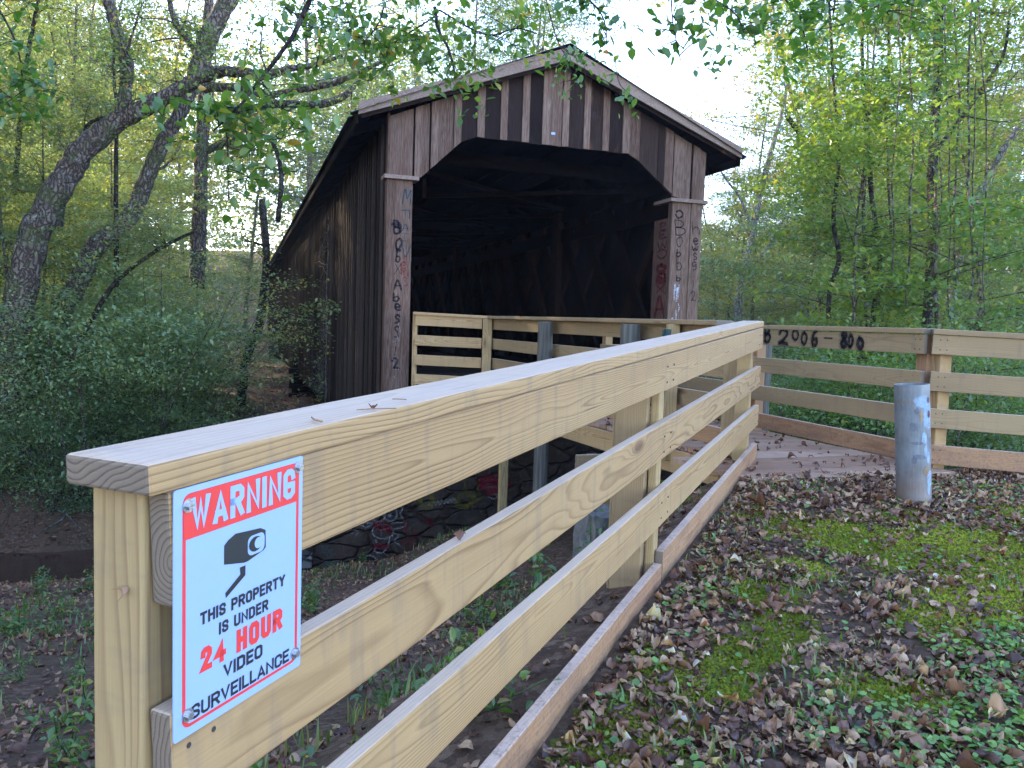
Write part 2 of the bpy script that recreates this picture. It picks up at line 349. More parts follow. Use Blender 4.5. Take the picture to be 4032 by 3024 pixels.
def stonemat():
    m = NT('rubble_stone'); p = m.coord(); v = m.n('ShaderNodeTexVoronoi'); w_ = m.scale(p, (3.5, 3.5, 8)); m.setin(v.inputs['Vector'], w_); v.inputs['Scale'].default_value = 1
    e = m.n('ShaderNodeTexVoronoi', feature='DISTANCE_TO_EDGE'); m.setin(e.inputs['Vector'], w_); e.inputs['Scale'].default_value = 1
    col = m.ramp(m.sep(v.outputs['Color'])[0], [(0, (.05, .05, .045)), (.5, (.10, .095, .085)), (1, (.16, .15, .13))])
    ed = m.rng(e.outputs['Distance'], 0, .12); col = m.mix(ed, (.012, .012, .012), col); col = m.mix(m.rng(m.noise(p, 2, 4), .5, .65, 0, .6), col, (.05, .07, .03))
    return m.pbr(col, .95, bump=m.math('MULTIPLY', ed, 3), bd=.03, bs=1)
M['stone'] = stonemat()
def wallmat():
    m = NT('painted_abutment'); p = m.coord(); g = m.noise(p, 1.6, 4, .6); h = m.noise(p, 12, 4, .7)
    col = m.mix(m.rng(g, .35, .65), (.022, .018, .015), (.055, .036, .026)); col = m.mix(m.rng(h, .5, .7, 0, .5), col, (.075, .06, .05))
    col = m.mix(m.rng(m.noise(p, 2.6, 2), .60, .70, 0, .5), col, (.07, .012, .012))
    e = m.n('ShaderNodeTexVoronoi', feature='DISTANCE_TO_EDGE'); m.setin(e.inputs['Vector'], m.vmath('ADD', m.scale(p, (2.2, 2.2, 5)), m.vmath('MULTIPLY', m.noise(p, 4, 3, col=True), (.5, .5, .5)))); e.inputs['Scale'].default_value = 1
    ed = m.rng(e.outputs['Distance'], 0, .09); col = m.mix(m.math('MULTIPLY', m.math('SUBTRACT', 1., ed), .35), col, (.012, .009, .008)); h = m.math('ADD', h, m.math('MULTIPLY', ed, 1.5))
    return m.pbr(col, .95, bump=h, bd=.03, bs=1, spec=.1)
M['wall'] = wallmat()
def bollardmat():
    m = NT('galvanised_pipe'); p = m.coord(); g = m.noise(p, 7, 5, .6); h = m.noise(m.scale(p, (60, 60, 8)), 1., 4, .7)
    x, y, zz = m.sep(p)
    col = m.mix(m.rng(g, .35, .65), (.10, .115, .125), (.19, .21, .225)); col = m.mix(m.rng(h, .5, .8, 0, .5), col, (.30, .32, .34))
    rust = m.math('MULTIPLY', m.rng(m.math('ADD', zz, m.math('MULTIPLY', g, .35)), .42, .12, 0, 1), m.rng(h, .2, .7, .3, .9)); col = m.mix(rust, col, (.24, .15, .10))
    bd_ = m.rng(m.math('ABSOLUTE', m.math('SUBTRACT', zz, .56)), .012, .004, 0, .5); col = m.mix(bd_, col, (.20, .14, .10))
    return m.pbr(col, .5, .3, bump=h, bd=.002)
M['bollard'] = bollardmat()

# ------------------------------------------------------------------ frames of the place
BA = 0.3305; BX, BY = -1.6365, 10.2306; BW = 4.54; BL_ = 44.2
eu = Vector((cos(BA), sin(BA), 0)); ev = Vector((-sin(BA), cos(BA), 0)); ez = Vector((0, 0, 1))
def Bp(u, v, z): return Vector((BX, BY, 0)) + eu*u + ev*v + ez*z
RC, RS, RL = 0.4318, 0.0506, 5.0717
rd = Vector((sin(RC)*cos(RS), cos(RC)*cos(RS), sin(RS))); rn = Vector((-cos(RC), sin(RC), 0)); rh = Vector((sin(RC), cos(RC), 0))
R0 = Vector((-0.4065, 0.8856, -0.1648))
def Rp(t, n, z): return R0 + rd*t + rn*n + ez*z       # along the near railing, n away from the viewer's side
def sm(x, a, b):
    t = np.clip((x-a)/(b-a), 0, 1); return t*t*(3-2*t)
def vnoise(x, y, s, seed=0):
    x = np.asarray(x, float)/s+seed*17.1; y = np.asarray(y, float)/s+seed*9.7
    xi, yi = np.floor(x), np.floor(y); fx, fy = x-xi, y-yi; fx = fx*fx*(3-2*fx); fy = fy*fy*(3-2*fy)
    def h(a, b): q = np.sin(a*127.1+b*311.7)*43758.5453; return q-np.floor(q)
    return (h(xi, yi)*(1-fx)+h(xi+1, yi)*fx)*(1-fy)+(h(xi, yi+1)*(1-fx)+h(xi+1, yi+1)*fx)*fy
def ground(x, y):
    x = np.asarray(x, float); y = np.asarray(y, float)
    u = (x-BX)*cos(BA)+(y-BY)*sin(BA); v = -(x-BX)*sin(BA)+(y-BY)*cos(BA)
    n = (x-R0.x)*rn.x+(y-R0.y)*rn.y
    A = -.885-.066*np.clip(4.75-y, 0, 30)
    bank = -1.30-.2*np.clip(v+9.2, -4, 99) + .55*sm(u, -.2, 1.6)*sm(v, -6, -1)
    bank = np.maximum(bank, -3.55)
    wl = sm(n, -.05, 1.5); w2 = sm(v, -6.05, -4.4); wt = np.maximum(wl, w2)
    z = A*(1-wt)+bank*wt
    cr = np.exp(-((v-3.0-.35*np.sin(u*.35))/1.15)**2); z = np.where(v > .2, np.minimum(z, -3.3)-.75*cr*sm(v, .2, 1.4), z)
    far = -2.75+.03*np.clip(v-5, 0, 20)+.06*np.clip(v-25, 0, 40)+.16*np.clip(v-55, 0, 60)
    wf = sm(v, 4.0, 5.6+.5*np.sin(u*.8)); z = z*(1-wf)+far*wf
    amp = .02+.05*wt+.12*wf
    z = z + amp*(vnoise(x, y, .9)-.5)*1.6 + .012*(vnoise(x, y, .17, 3)-.5) + wf*.5*(vnoise(x, y, 7, 5)-.5)
    return z
def gz(x, y): return float(ground(x, y))

# ------------------------------------------------------------------ ground sheet + creek
def grade(a, b, c, d, fine, n_out):
    core = np.arange(b, c, fine); lo = b-(np.linspace(1, 0, n_out)**2.6)*(b-a); hi = c+(np.linspace(0, 1, n_out)**2.6)*(d-c)
    return np.unique(np.concatenate([lo[:-1], core, hi]))
gx = grade(-260, -4, 5.5, 260, .07, 110); gy = grade(-120, 0, 9, 300, .07, 130)
X, Y = np.meshgrid(gx, gy); Z = ground(X, Y); V = np.stack([X, Y, Z], -1).reshape(-1, 3)
nx, ny = len(gx), len(gy); ii = (np.arange(ny-1)[:, None]*nx+np.arange(nx-1)[None, :]).ravel()
F = np.stack([ii, ii+1, ii+nx+1, ii+nx], -1); fc = V[F].mean(1)
nn = (fc[:, 0]-R0.x)*rn.x+(fc[:, 1]-R0.y)*rn.y
GF, GC, GN = F, fc, nn
GV = V

cm = MB()
cps = [Bp(u, 3.0+.35*sin(u*.35), -3.78) for u in np.arange(-60, 60, 1.5)]
for a, b in zip(cps[:-1], cps[1:]):
    cm.add([a-ev*1.6, b-ev*1.6, b+ev*1.6, a+ev*1.6], [(0, 1, 2, 3)])
cw = mesh_obj('water', cm, M['water']); cw['kind'] = 'structure'

# ------------------------------------------------------------------ boards
def board(name, p0, p1, h, th, mat, parent, side=None, seg=1, bevel=.004, warp=0., seed=0, upv_=None):
    """board between p0 and p1 (centre line), height h (vertical-ish), thickness th; own frame: x along"""
    p0, p1 = Vector(p0), Vector(p1); d = p1-p0; L = d.length; ex = d.normalized()
    if upv_ is None: upv_ = ez if abs(ex.z) < .9 else (side if side is not None else ev)
    ey = Vector(upv_).cross(ex).normalized(); e3 = ex.cross(ey)
    r_ = random.Random(seed*77+int(abs(p0.x)*1000)+int(abs(p0.z)*313))
    ns = max(1, seg); me = bpy.data.meshes.new(name); vs = []; fs = []
    a1, a2, ph = r_.uniform(-1, 1)*warp, r_.uniform(-1, 1)*warp, r_.uniform(0, 6)
    for i in range(ns+1):
        x = L*(i/ns-.5); oy = a1*sin(i/ns*3.1+ph)+r_.uniform(-1, 1)*warp*.12; oz = a2*sin(i/ns*2.3+ph)+r_.uniform(-1, 1)*warp*.12
        for (sy, sz) in ((-1, -1), (1, -1), (1, 1), (-1, 1)): vs.append((x, oy+sy*th/2, oz+sz*h/2))
    for i in range(ns):
        b = i*4
        for k in range(4): fs.append((b+k, b+(k+1) % 4, b+4+(k+1) % 4, b+4+k))
    fs.append((3, 2, 1, 0)); b = ns*4; fs.append((b, b+1, b+2, b+3))
    fs = [tuple(reversed(f)) for f in fs]
    me.from_pydata(vs, [], fs); me.materials.append(mat); me.update()
    o = bpy.data.objects.new(name, me); COL.objects.link(o)
    c = (p0+p1)/2
    mw = Matrix(((ex.x, ey.x, e3.x, c.x), (ex.y, ey.y, e3.y, c.y), (ex.z, ey.z, e3.z, c.z), (0, 0, 0, 1)))
    o.parent = parent
    pw = parent_world(parent)
    o.matrix_basis = mw; o.matrix_parent_inverse = Matrix.Translation(-pw)
    if bevel:
        bm_ = o.modifiers.new('bevel', 'BEVEL'); bm_.width = bevel; bm_.segments = 2; bm_.limit_method = 'ANGLE'; bm_.angle_limit = radians(50)
    return o
def nails(parent, pts, nrm, r=.004):
    mb = MB(); nrm = Vector(nrm).normalized()
    for p in pts: mb.tube([Vector(p)-nrm*.001, Vector(p)+nrm*.0012], r, 7)
    return mesh_obj('nail_heads', mb, M['nail'], parent)

# near railing -------------------------------------------------------
near = empty('railing', Rp(2.5, .08, -1.05), 'long new pine railing running from the warning sign away to the boardwalk corner', 'railing')
TH = .034; RW = .14
board('cap_rail', Rp(0, RW/2, -.019), Rp(RL, RW/2, -.019), RW, .038, M['pine'], near, upv_=rn, seg=40, warp=.003, bevel=.005, seed=1)
def nrail(w, t0=.034, t1=RL-.02, mat='pine', h=.14, dz=0., seed=0, nm='rail'):
    return board(nm, Rp(t0, TH/2+.001, -.0412+w-h/2+dz), Rp(t1, TH/2+.001, -.0412+w-h/2+dz), h, TH, M[mat], near, seg=30, warp=.0035, bevel=.004, seed=seed)
nrail(0.0, seed=3); nrail(-.265, seed=4); nrail(-.53, seed=5)
nrail(-.795, 2.47, mat='pine_low', seed=6); nrail(-.795, 0.0, 2.455, mat='pine_low', dz=-.045, seed=9)
def npost(t, n0, n1, ln, mat, top=-.04, bot=-1.5, sh=0):
    c = Rp(t, (n0+n1)/2, 0); g = gz(c.x, c.y)-.1
    return board('post', (c.x, c.y, g), (c.x, c.y, R0.z+rd.z*t+top), ln, n1-n0, M[mat], near, upv_=rh, seg=8, warp=.001, bevel=.004, seed=int(t*10)+sh)
npost(.071, TH+.004, TH+.090, .09, 'pine_post')
npost(.31, TH+.006, TH+.075, .06, 'pine_post', top=-.9)
npost(2.43, TH+.042, TH+.170, .05, 'pine_dull'); npost(2.48, TH+.004, TH+.038, .07, 'pine_post')
npost(2.47, TH+.174, TH+.184, .10, 'pine_dull')
npost(4.86, TH+.004, TH+.095, .09, 'pine_post'); npost(4.98, TH+.11, TH+.20, .09, 'pine_dull')
nl = []
for t in (.06, .10, 2.40, 2.50, 4.9, 5.0):
    for w in (-.07, -.34, -.6): nl.append(Rp(t, -.0002, w-.02)); nl.append(Rp(t, -.0002, w-.08))
nails(near, nl, -rn)
# curled leaves and litter resting on the railing come further down

# walkway fences ------------------------------------------------------
def fence_run(parent, A, B, side, posts, mats, pitch=.245, nrails=4, rh_=.13, cap=True, th=.034, names=None, tone='pine', low='pine_low', t0=0., t1=1., capw=.14, bot4=None):
    """A,B cap top centre ends; side = unit vector from post line towards the rails"""
    A, B = Vector(A), Vector(B); side = Vector(side)
    if cap: board('cap_rail', A-ez*.019, B-ez*.019, capw, .036, M[tone], parent, upv_=side, seg=12, warp=.003, seed=int(A.x*50))
    for k in range(nrails):
        o = ez*(-.039-rh_/2-pitch*k)+side*.03
        board('rail', A+(B-A)*t0+o, A+(B-A)*t1+o, rh_, th, M[low if k == 3 else tone], parent, seg=10, warp=.003, seed=k+int(B.x*30))
C1 = Vector((-.284, 10.035, .127)); C2 = Vector((1.50, 5.69, .095)); P1 = Vector((-1.257, 9.986, .150))
left = empty('railing', (C1+C2)/2-ez*1.0, 'older pine railing left of the boardwalk with round grey posts facing the viewer', 'railing')
dseg = (C2-C1); dsegn = Vector((dseg.x, dseg.y, 0)).normalized(); sideL = Vector((dsegn.y, -dsegn.x, 0))   # points towards walkway (+u)
if sideL.dot(eu) < 0: sideL = -sideL
fence_run(left, C1, C2, sideL, [], None, tone='pine_dull', low='pine_red', capw=.15)
dpn = Vector((C1.x-P1.x, C1.y-P1.y, 0)).normalized(); sideP = Vector((dpn.y, -dpn.x, 0)); sideP = sideP if sideP.y < 0 else -sideP
gate = empty('railing', (P1+C1)/2-ez*1.0, 'short fresh yellow pine railing panel beside the left portal pillar', 'railing')
fence_run(gate, P1, C1-dpn*.05, sideP, [], None, tone='pine', low='pine', t0=.03, t1=.93)
def sqpost(parent, c, top, w, mat, d2=None, bot=-1.0, dirx=None):
    return board('post', (c[0], c[1], bot), (c[0], c[1], top), w, d2 or w, M[mat], parent, upv_=dirx or dpn, seg=6, warp=.002, bevel=.005, seed=int(abs(c[0])*91))
for k, t in enumerate((.025, .93)):
    c = P1+(C1-P1)*t-sideP*.03; sqpost(gate, c, c.z-.039, .06, 'pine', bot=-.86)
c = C1-sideL*.05; sqpost(left, c, C1.z-.039, .115, 'pine_post', bot=-.86)
def rpost(parent, c, top, bot, r, seed):
    mb = MB(); rg = random.Random(seed); n = 14
    pts = [Vector((c[0], c[1], bot+(top-bot)*i/8)) for i in range(9)]
    mb.tube(pts, [r*(1+rg.uniform(-.02, .02)) for _ in pts], n, noise=.015, rng=rg)
    return mesh_obj('post', mb, M['roundpost'], parent, smooth=False, bevel=.004)
for k, (sx, rr) in enumerate(((2147, .078), (2483, .086))):
    R_ = ray(sx, 1330); O_ = C1-sideL*(.035+rr); t_ = O_.dot(sideL)/R_.dot(sideL); P_ = R_*t_; base = C1+dseg*((P_-C1).dot(dsegn)/Vector((dseg.x, dseg.y, 0)).length)-sideL*(.035+rr)
    rpost(left, base, base.z-.05, -2.6, rr, k+3)
c = C1+dseg*.88-sideL*.06; sqpost(left, c, c.z-.04, .09, 'pine_post', bot=-1.0)
# green steel post leaning by the left railing
gp = empty('fence_post', at(2600, 1700, 6.0), 'dark green steel channel post standing behind the near railing', 'fence post')
mb = MB(); a = at(2628, 1296, 5.7); b = Vector((a.x-.06, a.y+.02, -1.0)); dx = Vector((.028, .01, 0))
for o_ in (-1, 0, 1): mb.box((a+b)/2+dx*o_*.8+Vector((0, .012 if o_ else 0, 0)), dx*.42, Vector((0, .003, 0)), (a-b)/2)
mesh_obj('channel', mb, M['green_metal'], gp)
# right fence (graffiti)
F1 = Vector((1.15, 10.2, .10)); F2 = Vector((2.79, 5.37, .076)); F3 = Vector((4.75, 4.80, .02)); FP = Vector((2.25, 11.35, .11))
right = empty('railing', F2-ez*1.0, 'weathered pine fence along the right side of the boardwalk with black spray painted numbers', 'railing')
dr = Vector((F2.x-F1.x, F2.y-F1.y, 0)).normalized(); sideR = Vector((-dr.y, dr.x, 0)); sideR = sideR if sideR.dot(eu) < 0 else -sideR
fence_run(right, F1, F2, sideR, [], None, tone='pine_dull', low='pine_low', capw=.12)
dr2 = Vector((F3.x-F2.x, F3.y-F2.y, 0)).normalized(); sideR2 = Vector((dr2.y, -dr2.x, 0)); sideR2 = sideR2 if sideR2.y < 0 else -sideR2
fence_run(right, F2+dr2*.012, F3, sideR2, [], None, tone='pine_dull', low='pine_low', capw=.12)
dr0 = Vector((FP.x-F1.x, FP.y-F1.y, 0)).normalized(); sideR0 = Vector((dr0.y, -dr0.x, 0)); sideR0 = sideR0 if sideR0.dot(ev) < 0 else -sideR0
fence_run(right, F1+dr0*.02, FP, sideR0, [], None, tone='pine', low='pine', capw=.12)
for (c, w_, m_, b_) in ((F1-sideR*.055, .10, 'pine', -.86), (F1+(F2-F1)*.62-sideR*.055, .09, 'pine_red', -1.4), (F2-sideR*.06-dr*.07, .09, 'pine_red', -1.4), (F2-sideR2*.06+dr2*.085, .10, 'pine', -1.4)):
    sqpost(right, c, c.z-.04, w_, m_, bot=b_, dirx=dr)
c = F1+(F2-F1)*.60-sideR*.17; rpost(right, c, c.z-.10, -2.2, .085, 21)
c = F3-sideR2*.06-dr2*.1; sqpost(right, c, c.z-.04, .09, 'pine_red', bot=-1.4, dirx=dr)
nl = []
for k in range(4):
    for q_ in (.03, .07):
        for s_ in (.035, .1): nl.append(F2-dr*q_+sideR*.0475+ez*(-.039-s_-.245*k)); nl.append(F2+dr2*(q_+.03)+sideR2*.0475+ez*(-.039-s_-.245*k))
nails(right, nl, (-.6, -.8, 0), .0045)

# deck ------------------------------------------------------------------
deck = empty('boardwalk', Bp(1.9, -3.2, -.95), 'brown plank boardwalk leading from the leafy ground into the covered bridge', 'boardwalk')
mb = MB(); v = -6.22; k = 0
while v < -.12:
    wv_ = rnd.uniform(.135, .142); fL = (v+.62)/(-5.39+.62); uL = 1.17+(.28*fL if v > -5.5 else -.1); uR = 2.72
    if v < -5.7: uL = 1.12
    mb.box(Bp((uL+uR)/2, v+wv_/2, -.88+rnd.uniform(-.002, .002)), eu*((uR-uL)/2), ev*(wv_/2-.003), ez*.018, t=rnd.random()); v += wv_; k += 1
mesh_obj('decking', mb, M['deckwood'], deck, bevel=.003, origin=Bp(1.9, -3.2, -.9))
for (ua, va, ub, vb, zt_) in ((1.14, -.1, 1.46, -5.45, -.90), (2.7, -.1, 2.7, -6.1, -.90), (1.95, -.1, 1.95, -6.1, -.90)):
    board('joist', Bp(ua, va, zt_-.095), Bp(ub, vb, zt_-.095), .18, .038, M['pine_red' if ua != 1.14 else 'pine'], deck, seg=8, warp=.002, seed=int(ua*10))
for vv in (-3.9, -1.4):
    board('joist', Bp(1.0, vv, -1.17), Bp(2.9, vv, -1.17), .16, .04, M['pine_dull'], deck, seed=6)
    for uu in (1.2, 2.6): board('support_post', Bp(uu, vv+.07, -3.3), Bp(uu, vv+.07, -1.1), .09, .09, M['pine_post'], deck, upv_=eu, seed=8)
# concrete footings
ft = MB(); rg = random.Random(4)
def block(mb, c, a, b, cz, seed):
    r_ = random.Random(seed); vs = []
    mb.box(c, a, b, cz)
ab = empty('concrete_footing', Bp(1.9, -6.35, -1.3), 'low rough concrete footing under the near end of the boardwalk', 'footing')
mb = MB(); n_ = 18
for i in range(n_):
    ua = .75+i*(2.9/n_); mb.box(Bp(ua+.08, -6.36+rg.uniform(-.015, .015), -1.80+rg.uniform(-.012, .012)), eu*.081, ev*.11, ez*.8)
mesh_obj('footing_block', mb, M['concrete'], ab, bevel=.012, origin=Bp(1.9, -6.35, -1.3))
c_ = at(2392, 2010, 6.0); rg = random.Random(12); mb = MB(); nq = 9
def lump(a, b, cc): return c_+eu*(.20*a*(1-.10*cc*cc))+ev*(.2*b)+ez*(.5*cc-.5)+Vector((rg.uniform(-1, 1), rg.uniform(-1, 1), rg.uniform(-1, 1)))*.018
ids = {}
def vid(a, b, cc):
    k_ = (round(a, 3), round(b, 3), round(cc, 3))
    if k_ not in ids: ids[k_] = len(mb.v); mb.v.append(tuple(lump(a, b, cc)))
    return ids[k_]
g_ = [i/nq*2-1 for i in range(nq+1)]
for i in range(nq):
    for j in range(nq):
        for sgn_ in (-1, 1):
            for ax_ in range(3):
                q4 = []
                for (p_, q_) in ((g_[i], g_[j]), (g_[i+1], g_[j]), (g_[i+1], g_[j+1]), (g_[i], g_[j+1])):
                    co = [0, 0, 0]; co[ax_] = sgn_; co[(ax_+1) % 3] = p_; co[(ax_+2) % 3] = q_; q4.append(vid(*co))
                mb.f.append(tuple(q4 if sgn_ > 0 else q4[::-1])); mb.t.append(.5)
tag(mesh_obj('concrete_block', mb, M['concrete'], None, origin=c_), 'grey crumbling concrete block in the weeds below the boardwalk', 'concrete block')

# ------------------------------------------------------------------ covered bridge
bridge = empty('covered_bridge', Bp(BW/2, 0, -.88), 'old dark brown wooden covered bridge with a gabled portal and graffiti on its pillars', 'covered bridge')
EZ = 2.50; PKZ = 3.66; OV = .27; EU = .436; SL = (PKZ-EZ)/(BW/2+EU)
ZT, ZO = 1.83, 2.443; Q = 1.01; PED = .30
def roofz(u): return PKZ-abs(u-BW/2)*SL
mbL, mbD = MB(), MB()
# gable boards: (u0,u1,light?,proud)
bl = [(-.002, .295, 1, 0, .55), (.315, .412, 1, .02, .75), (.414, .503, 1, 0, .35), (.523, .618, 1, .02, .8), (.62, .817, 1, 0, .3), (.82, .918, 1, .02, .6),
      (.92, 1.128, 0, 0, .4), (1.128, 1.228, 1, .022, .85), (1.23, 1.44, 0, 0, .2), (1.442, 1.538, 1, .022, .7), (1.54, 1.74, 0, 0, .5), (1.742, 1.842, 1, .022, .9),
      (1.844, 2.026, 0, 0, .1), (2.027, 2.133, 1, .022, .9), (2.134, 2.312, 1, 0, .55), (2.314, 2.407, 1, .022, .95), (2.408, 2.625, 0, 0, .6), (2.627, 2.719, 1, .022, .9),
      (2.72, 2.908, 0, 0, .7), (2.909, 3.007, 1, .022, .6), (3.009, 3.213, 0, 0, .3), (3.214, 3.321, 1, .022, .7), (3.322, 3.488, 1, 0, .1), (3.49, 3.78, 0, 0, .9), (3.782, 3.88, 0, .01, .6),
      (3.882, 4.014, 1, .022, .55), (4.04, 4.32, 1, 0, .8), (4.342, 4.454, 1, .022, .6), (4.456, 4.56, 1, 0, .7)]
QR, ZR = BW-3.382, 2.444
def cutz(u):
    if u < Q: return ZT+max(0, (u-.372))/(Q-.372)*(ZO-ZT) if u > .372 else ZT
    if u > BW-QR: return ZR+(1.875-ZR)*min(1, (u-(BW-QR))/(4.108-3.382))
    return ZO+rnd.uniform(-.006, .006)
for (u0, u1, li, pr, tt) in bl:
    mb = mbL if li else mbD; v0 = -.03-pr; v1 = v0+.026 if pr else v0+.03
    a0, a1 = cutz(u0+.002), cutz(u1-.002)
    t0_, t1_ = roofz(u0)-.10, roofz(u1)-.10
    if u0 < BW/2 < u1: poly = [Bp(u0, v0, a0), Bp(u1, v0, a1), Bp(u1, v0, t1_), Bp(BW/2, v0, PKZ-.10), Bp(u0, v0, t0_)]
    else: poly = [Bp(u0, v0, a0), Bp(u1, v0, a1), Bp(u1, v0, t1_), Bp(u0, v0, t0_)]
    mb.prism(poly, ev*(v1-v0), t=tt)
mbD.prism([Bp(0, .012, ZT+.01), Bp(.37, .012, ZT+.01), Bp(Q, .012, ZO+.01), Bp(BW-QR, .012, ZR+.01), Bp(4.1, .012, 1.89), Bp(BW, .012, 1.89), Bp(BW, .012, roofz(BW)-.12), Bp(BW/2, .012, PKZ-.12), Bp(0, .012, roofz(0)-.12)], ev*.03, t=.3)
mesh_obj('gable_board', mbL, M['old_light'], bridge, bevel=.003, origin=Bp(BW/2, 0, 2.5))
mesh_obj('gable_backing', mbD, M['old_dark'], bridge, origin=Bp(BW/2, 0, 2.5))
# pillars
BOT = -1.72
def pillar(u0, u1, dep, boards, bot, ztop):
    mb = MB()
    for (a, b, pr, tt) in boards: mb.prism([Bp(a, -.028-pr, bot), Bp(b, -.028-pr, bot), Bp(b, -.028-pr, ztop), Bp(a, -.028-pr, ztop)], ev*.03, t=tt)
    mb.prism([Bp(u0+.004, .005, bot), Bp(u0+.004, dep, bot), Bp(u0+.004, dep, ztop), Bp(u0+.004, .005, ztop)], eu*.03, t=.2)
    mb.prism([Bp(u1-.034, .005, bot), Bp(u1-.034, dep, bot), Bp(u1-.034, dep, ztop), Bp(u1-.034, .005, ztop)], eu*.03, t=.1)
    return mesh_obj('pillar', mb, M['old_light'], bridge, bevel=.003, origin=Bp(u0, 0, 0))
plL = pillar(0, .30, .42, [(-.002, .078, 0, .25), (.08, .302, 0, .5)], BOT, ZT-.02)
plR = pillar(BW-.485, BW, .50, [(BW-.487, BW-.19, 0, .8), (BW-.187, BW-.095, .02, .9), (BW-.094, BW+.002, 0, .95)], -1.0, 1.86)
mb = MB(); mb.prism([Bp(.004-.03, -.04, BOT), Bp(-.03, .10, BOT), Bp(-.03, .10, ZT), Bp(.004-.03, -.04, ZT)], eu*.028, t=.15)
mb.prism([Bp(-.026, -.026, ZT+.03), Bp(-.026, .09, ZT+.03), Bp(-.026, .09, 2.62), Bp(-.026, -.026, 2.62)], eu*.024, t=.1)
mesh_obj('corner_board', mb, M['old_light'], bridge, bevel=.003, origin=Bp(0, 0, 0))
for (ua, ub, zz) in ((-.07, .372, ZT), (BW-.55, BW+.05, 1.865)):
    mb = MB(); mb.prism([Bp(ua, -.085, zz-.02), Bp(ub, -.085, zz-.02), Bp(ub, -.085, zz+.03), Bp(ua, -.085, zz+.03)], ev*(.085+.16 if ua < 0 else .5), t=.6)
    mesh_obj('trim', mb, M['old_fascia'], bridge, bevel=.004, origin=Bp(ua, 0, zz))
# fascia boards
for s_ in (-1, 1):
    uo = BW/2+s_*(BW/2+EU); z_e = EZ
    poly = [Bp(BW/2, -OV-.035, PKZ-.005), Bp(BW/2, -OV-.035, PKZ-.165), Bp(uo, -OV-.035, z_e-.01), Bp(uo, -OV-.035, z_e+.14)]
    mb = MB(); mb.prism(poly, ev*.032, t=.4 if s_ < 0 else .7); mesh_obj('fascia_board', mb, M['old_fascia'], bridge, bevel=.003, origin=Bp((uo+BW/2)/2, -OV, 3.0))
    mb = MB(); mb.prism([Bp(BW/2, -OV+.03, PKZ-.02), Bp(BW/2, -OV+.03, PKZ-.20), Bp(uo-s_*.05, -OV+.03, z_e-.03), Bp(uo-s_*.05, -OV+.03, z_e+.10)], ev*.03, t=.3)
    mesh_obj('rafter', mb, M['old_dark'], bridge, origin=Bp((uo+BW/2)/2, -OV, 3.0))
# roof: corrugated sheets over board sheathing
for s_ in (-1, 1):
    mb = MB(); N_ = 620; v0, v1 = -OV-.075, BL_+OV
    ue = BW/2+s_*(BW/2+EU+.09)
    vs = []; fs = []
    for i in range(N_+1):
        v = v0+(v1-v0)*i/N_; c = .009*(1 if i % 2 else -1)
        vs += [Bp(BW/2, v, PKZ+.045+c), Bp(ue, v, PKZ+.045-SL*(BW/2+EU+.09)+c)]
    for i in range(N_): fs.append((2*i, 2*i+1, 2*i+3, 2*i+2))
    mb.add(vs, fs, .5); mesh_obj('roof_sheet', mb, M['roof'], bridge, origin=Bp(BW/2, 0, PKZ))
    mb = MB(); ue2 = BW/2+s_*(BW/2+EU+.02)
    for k in range(11):
        a, b = k/11, (k+.93)/11
        pa, pb = BW/2+(ue2-BW/2)*a, BW/2+(ue2-BW/2)*b
        mb.prism([Bp(pa, -OV-.03, PKZ+.025-SL*abs(pa-BW/2)), Bp(pb, -OV-.03, PKZ+.025-SL*abs(pb-BW/2)), Bp(pb, -OV-.03, PKZ+.003-SL*abs(pb-BW/2)), Bp(pa, -OV-.03, PKZ+.003-SL*abs(pa-BW/2))], ev*(BL_+2*OV), t=rnd.random())
    mesh_obj('sheathing', mb, M['inner'], bridge, origin=Bp(BW/2, 0, PKZ))
    # eave plate
    mb = MB(); mb.prism([Bp(ue2, -OV+.03, EZ+.02), Bp(ue2-s_*.03, -OV+.03, EZ+.02), Bp(ue2-s_*.03, -OV+.03, EZ-.10), Bp(ue2, -OV+.03, EZ-.10)], ev*(BL_+.4), t=.2)
    mesh_obj('eave_board', mb, M['old_side'], bridge, origin=Bp(ue2, 0, EZ))
    # rafter tails
    v = .5
    while v < 24:
        pa, pb = BW/2+s_*(BW/2-.3), ue2-s_*.05; mb = MB()
        mb.prism([Bp(pa, v, PKZ-.0-SL*abs(pa-BW/2)), Bp(pb, v, PKZ-.0-SL*abs(pb-BW/2)), Bp(pb, v, PKZ-.10-SL*abs(pb-BW/2)), Bp(pa, v, PKZ-.14-SL*abs(pa-BW/2))], ev*.05, t=.5); v += .75
        mesh_obj('rafter_tail', mb, M['inner'], bridge, origin=Bp(ue2, v, EZ))
# side walls
for s_, u_ in ((-1, 0), (1, BW)):
    mb = MB(); v = .12; k = 0; rg = random.Random(5)
    while v < BL_:
        w_ = rg.uniform(.19, .27); zt_ = roofz(0)-.12; zb_ = -1.70+rg.uniform(-.05, .03)
        if 1.6 < v < 2.0: zb_ -= .06
        un = u_+s_*rg.uniform(0, .006)
        mb.prism([Bp(un, v, zb_), Bp(un, v+w_-.006, zb_), Bp(un, v+w_-.006, zt_), Bp(un, v, zt_)], eu*(-s_*.024), t=rg.random()*.5)
        if rg.random() > .04:
            o_ = rg.uniform(-.008, .008); bw = rg.uniform(.022, .03)
            ua = u_+s_*.0085
            mb.prism([Bp(ua, v+w_-.003-bw+o_, zb_+rg.uniform(-.02, .04)), Bp(ua, v+w_-.003+bw+o_, zb_+.02), Bp(ua, v+w_-.003+bw+o_, zt_), Bp(ua, v+w_-.003-bw+o_, zt_)], eu*(s_*.034), t=.55+.45*rg.random())
        v += w_; k += 1
    mesh_obj('side_wall', mb, M['old_side'], bridge, origin=Bp(u_, 20, 0))
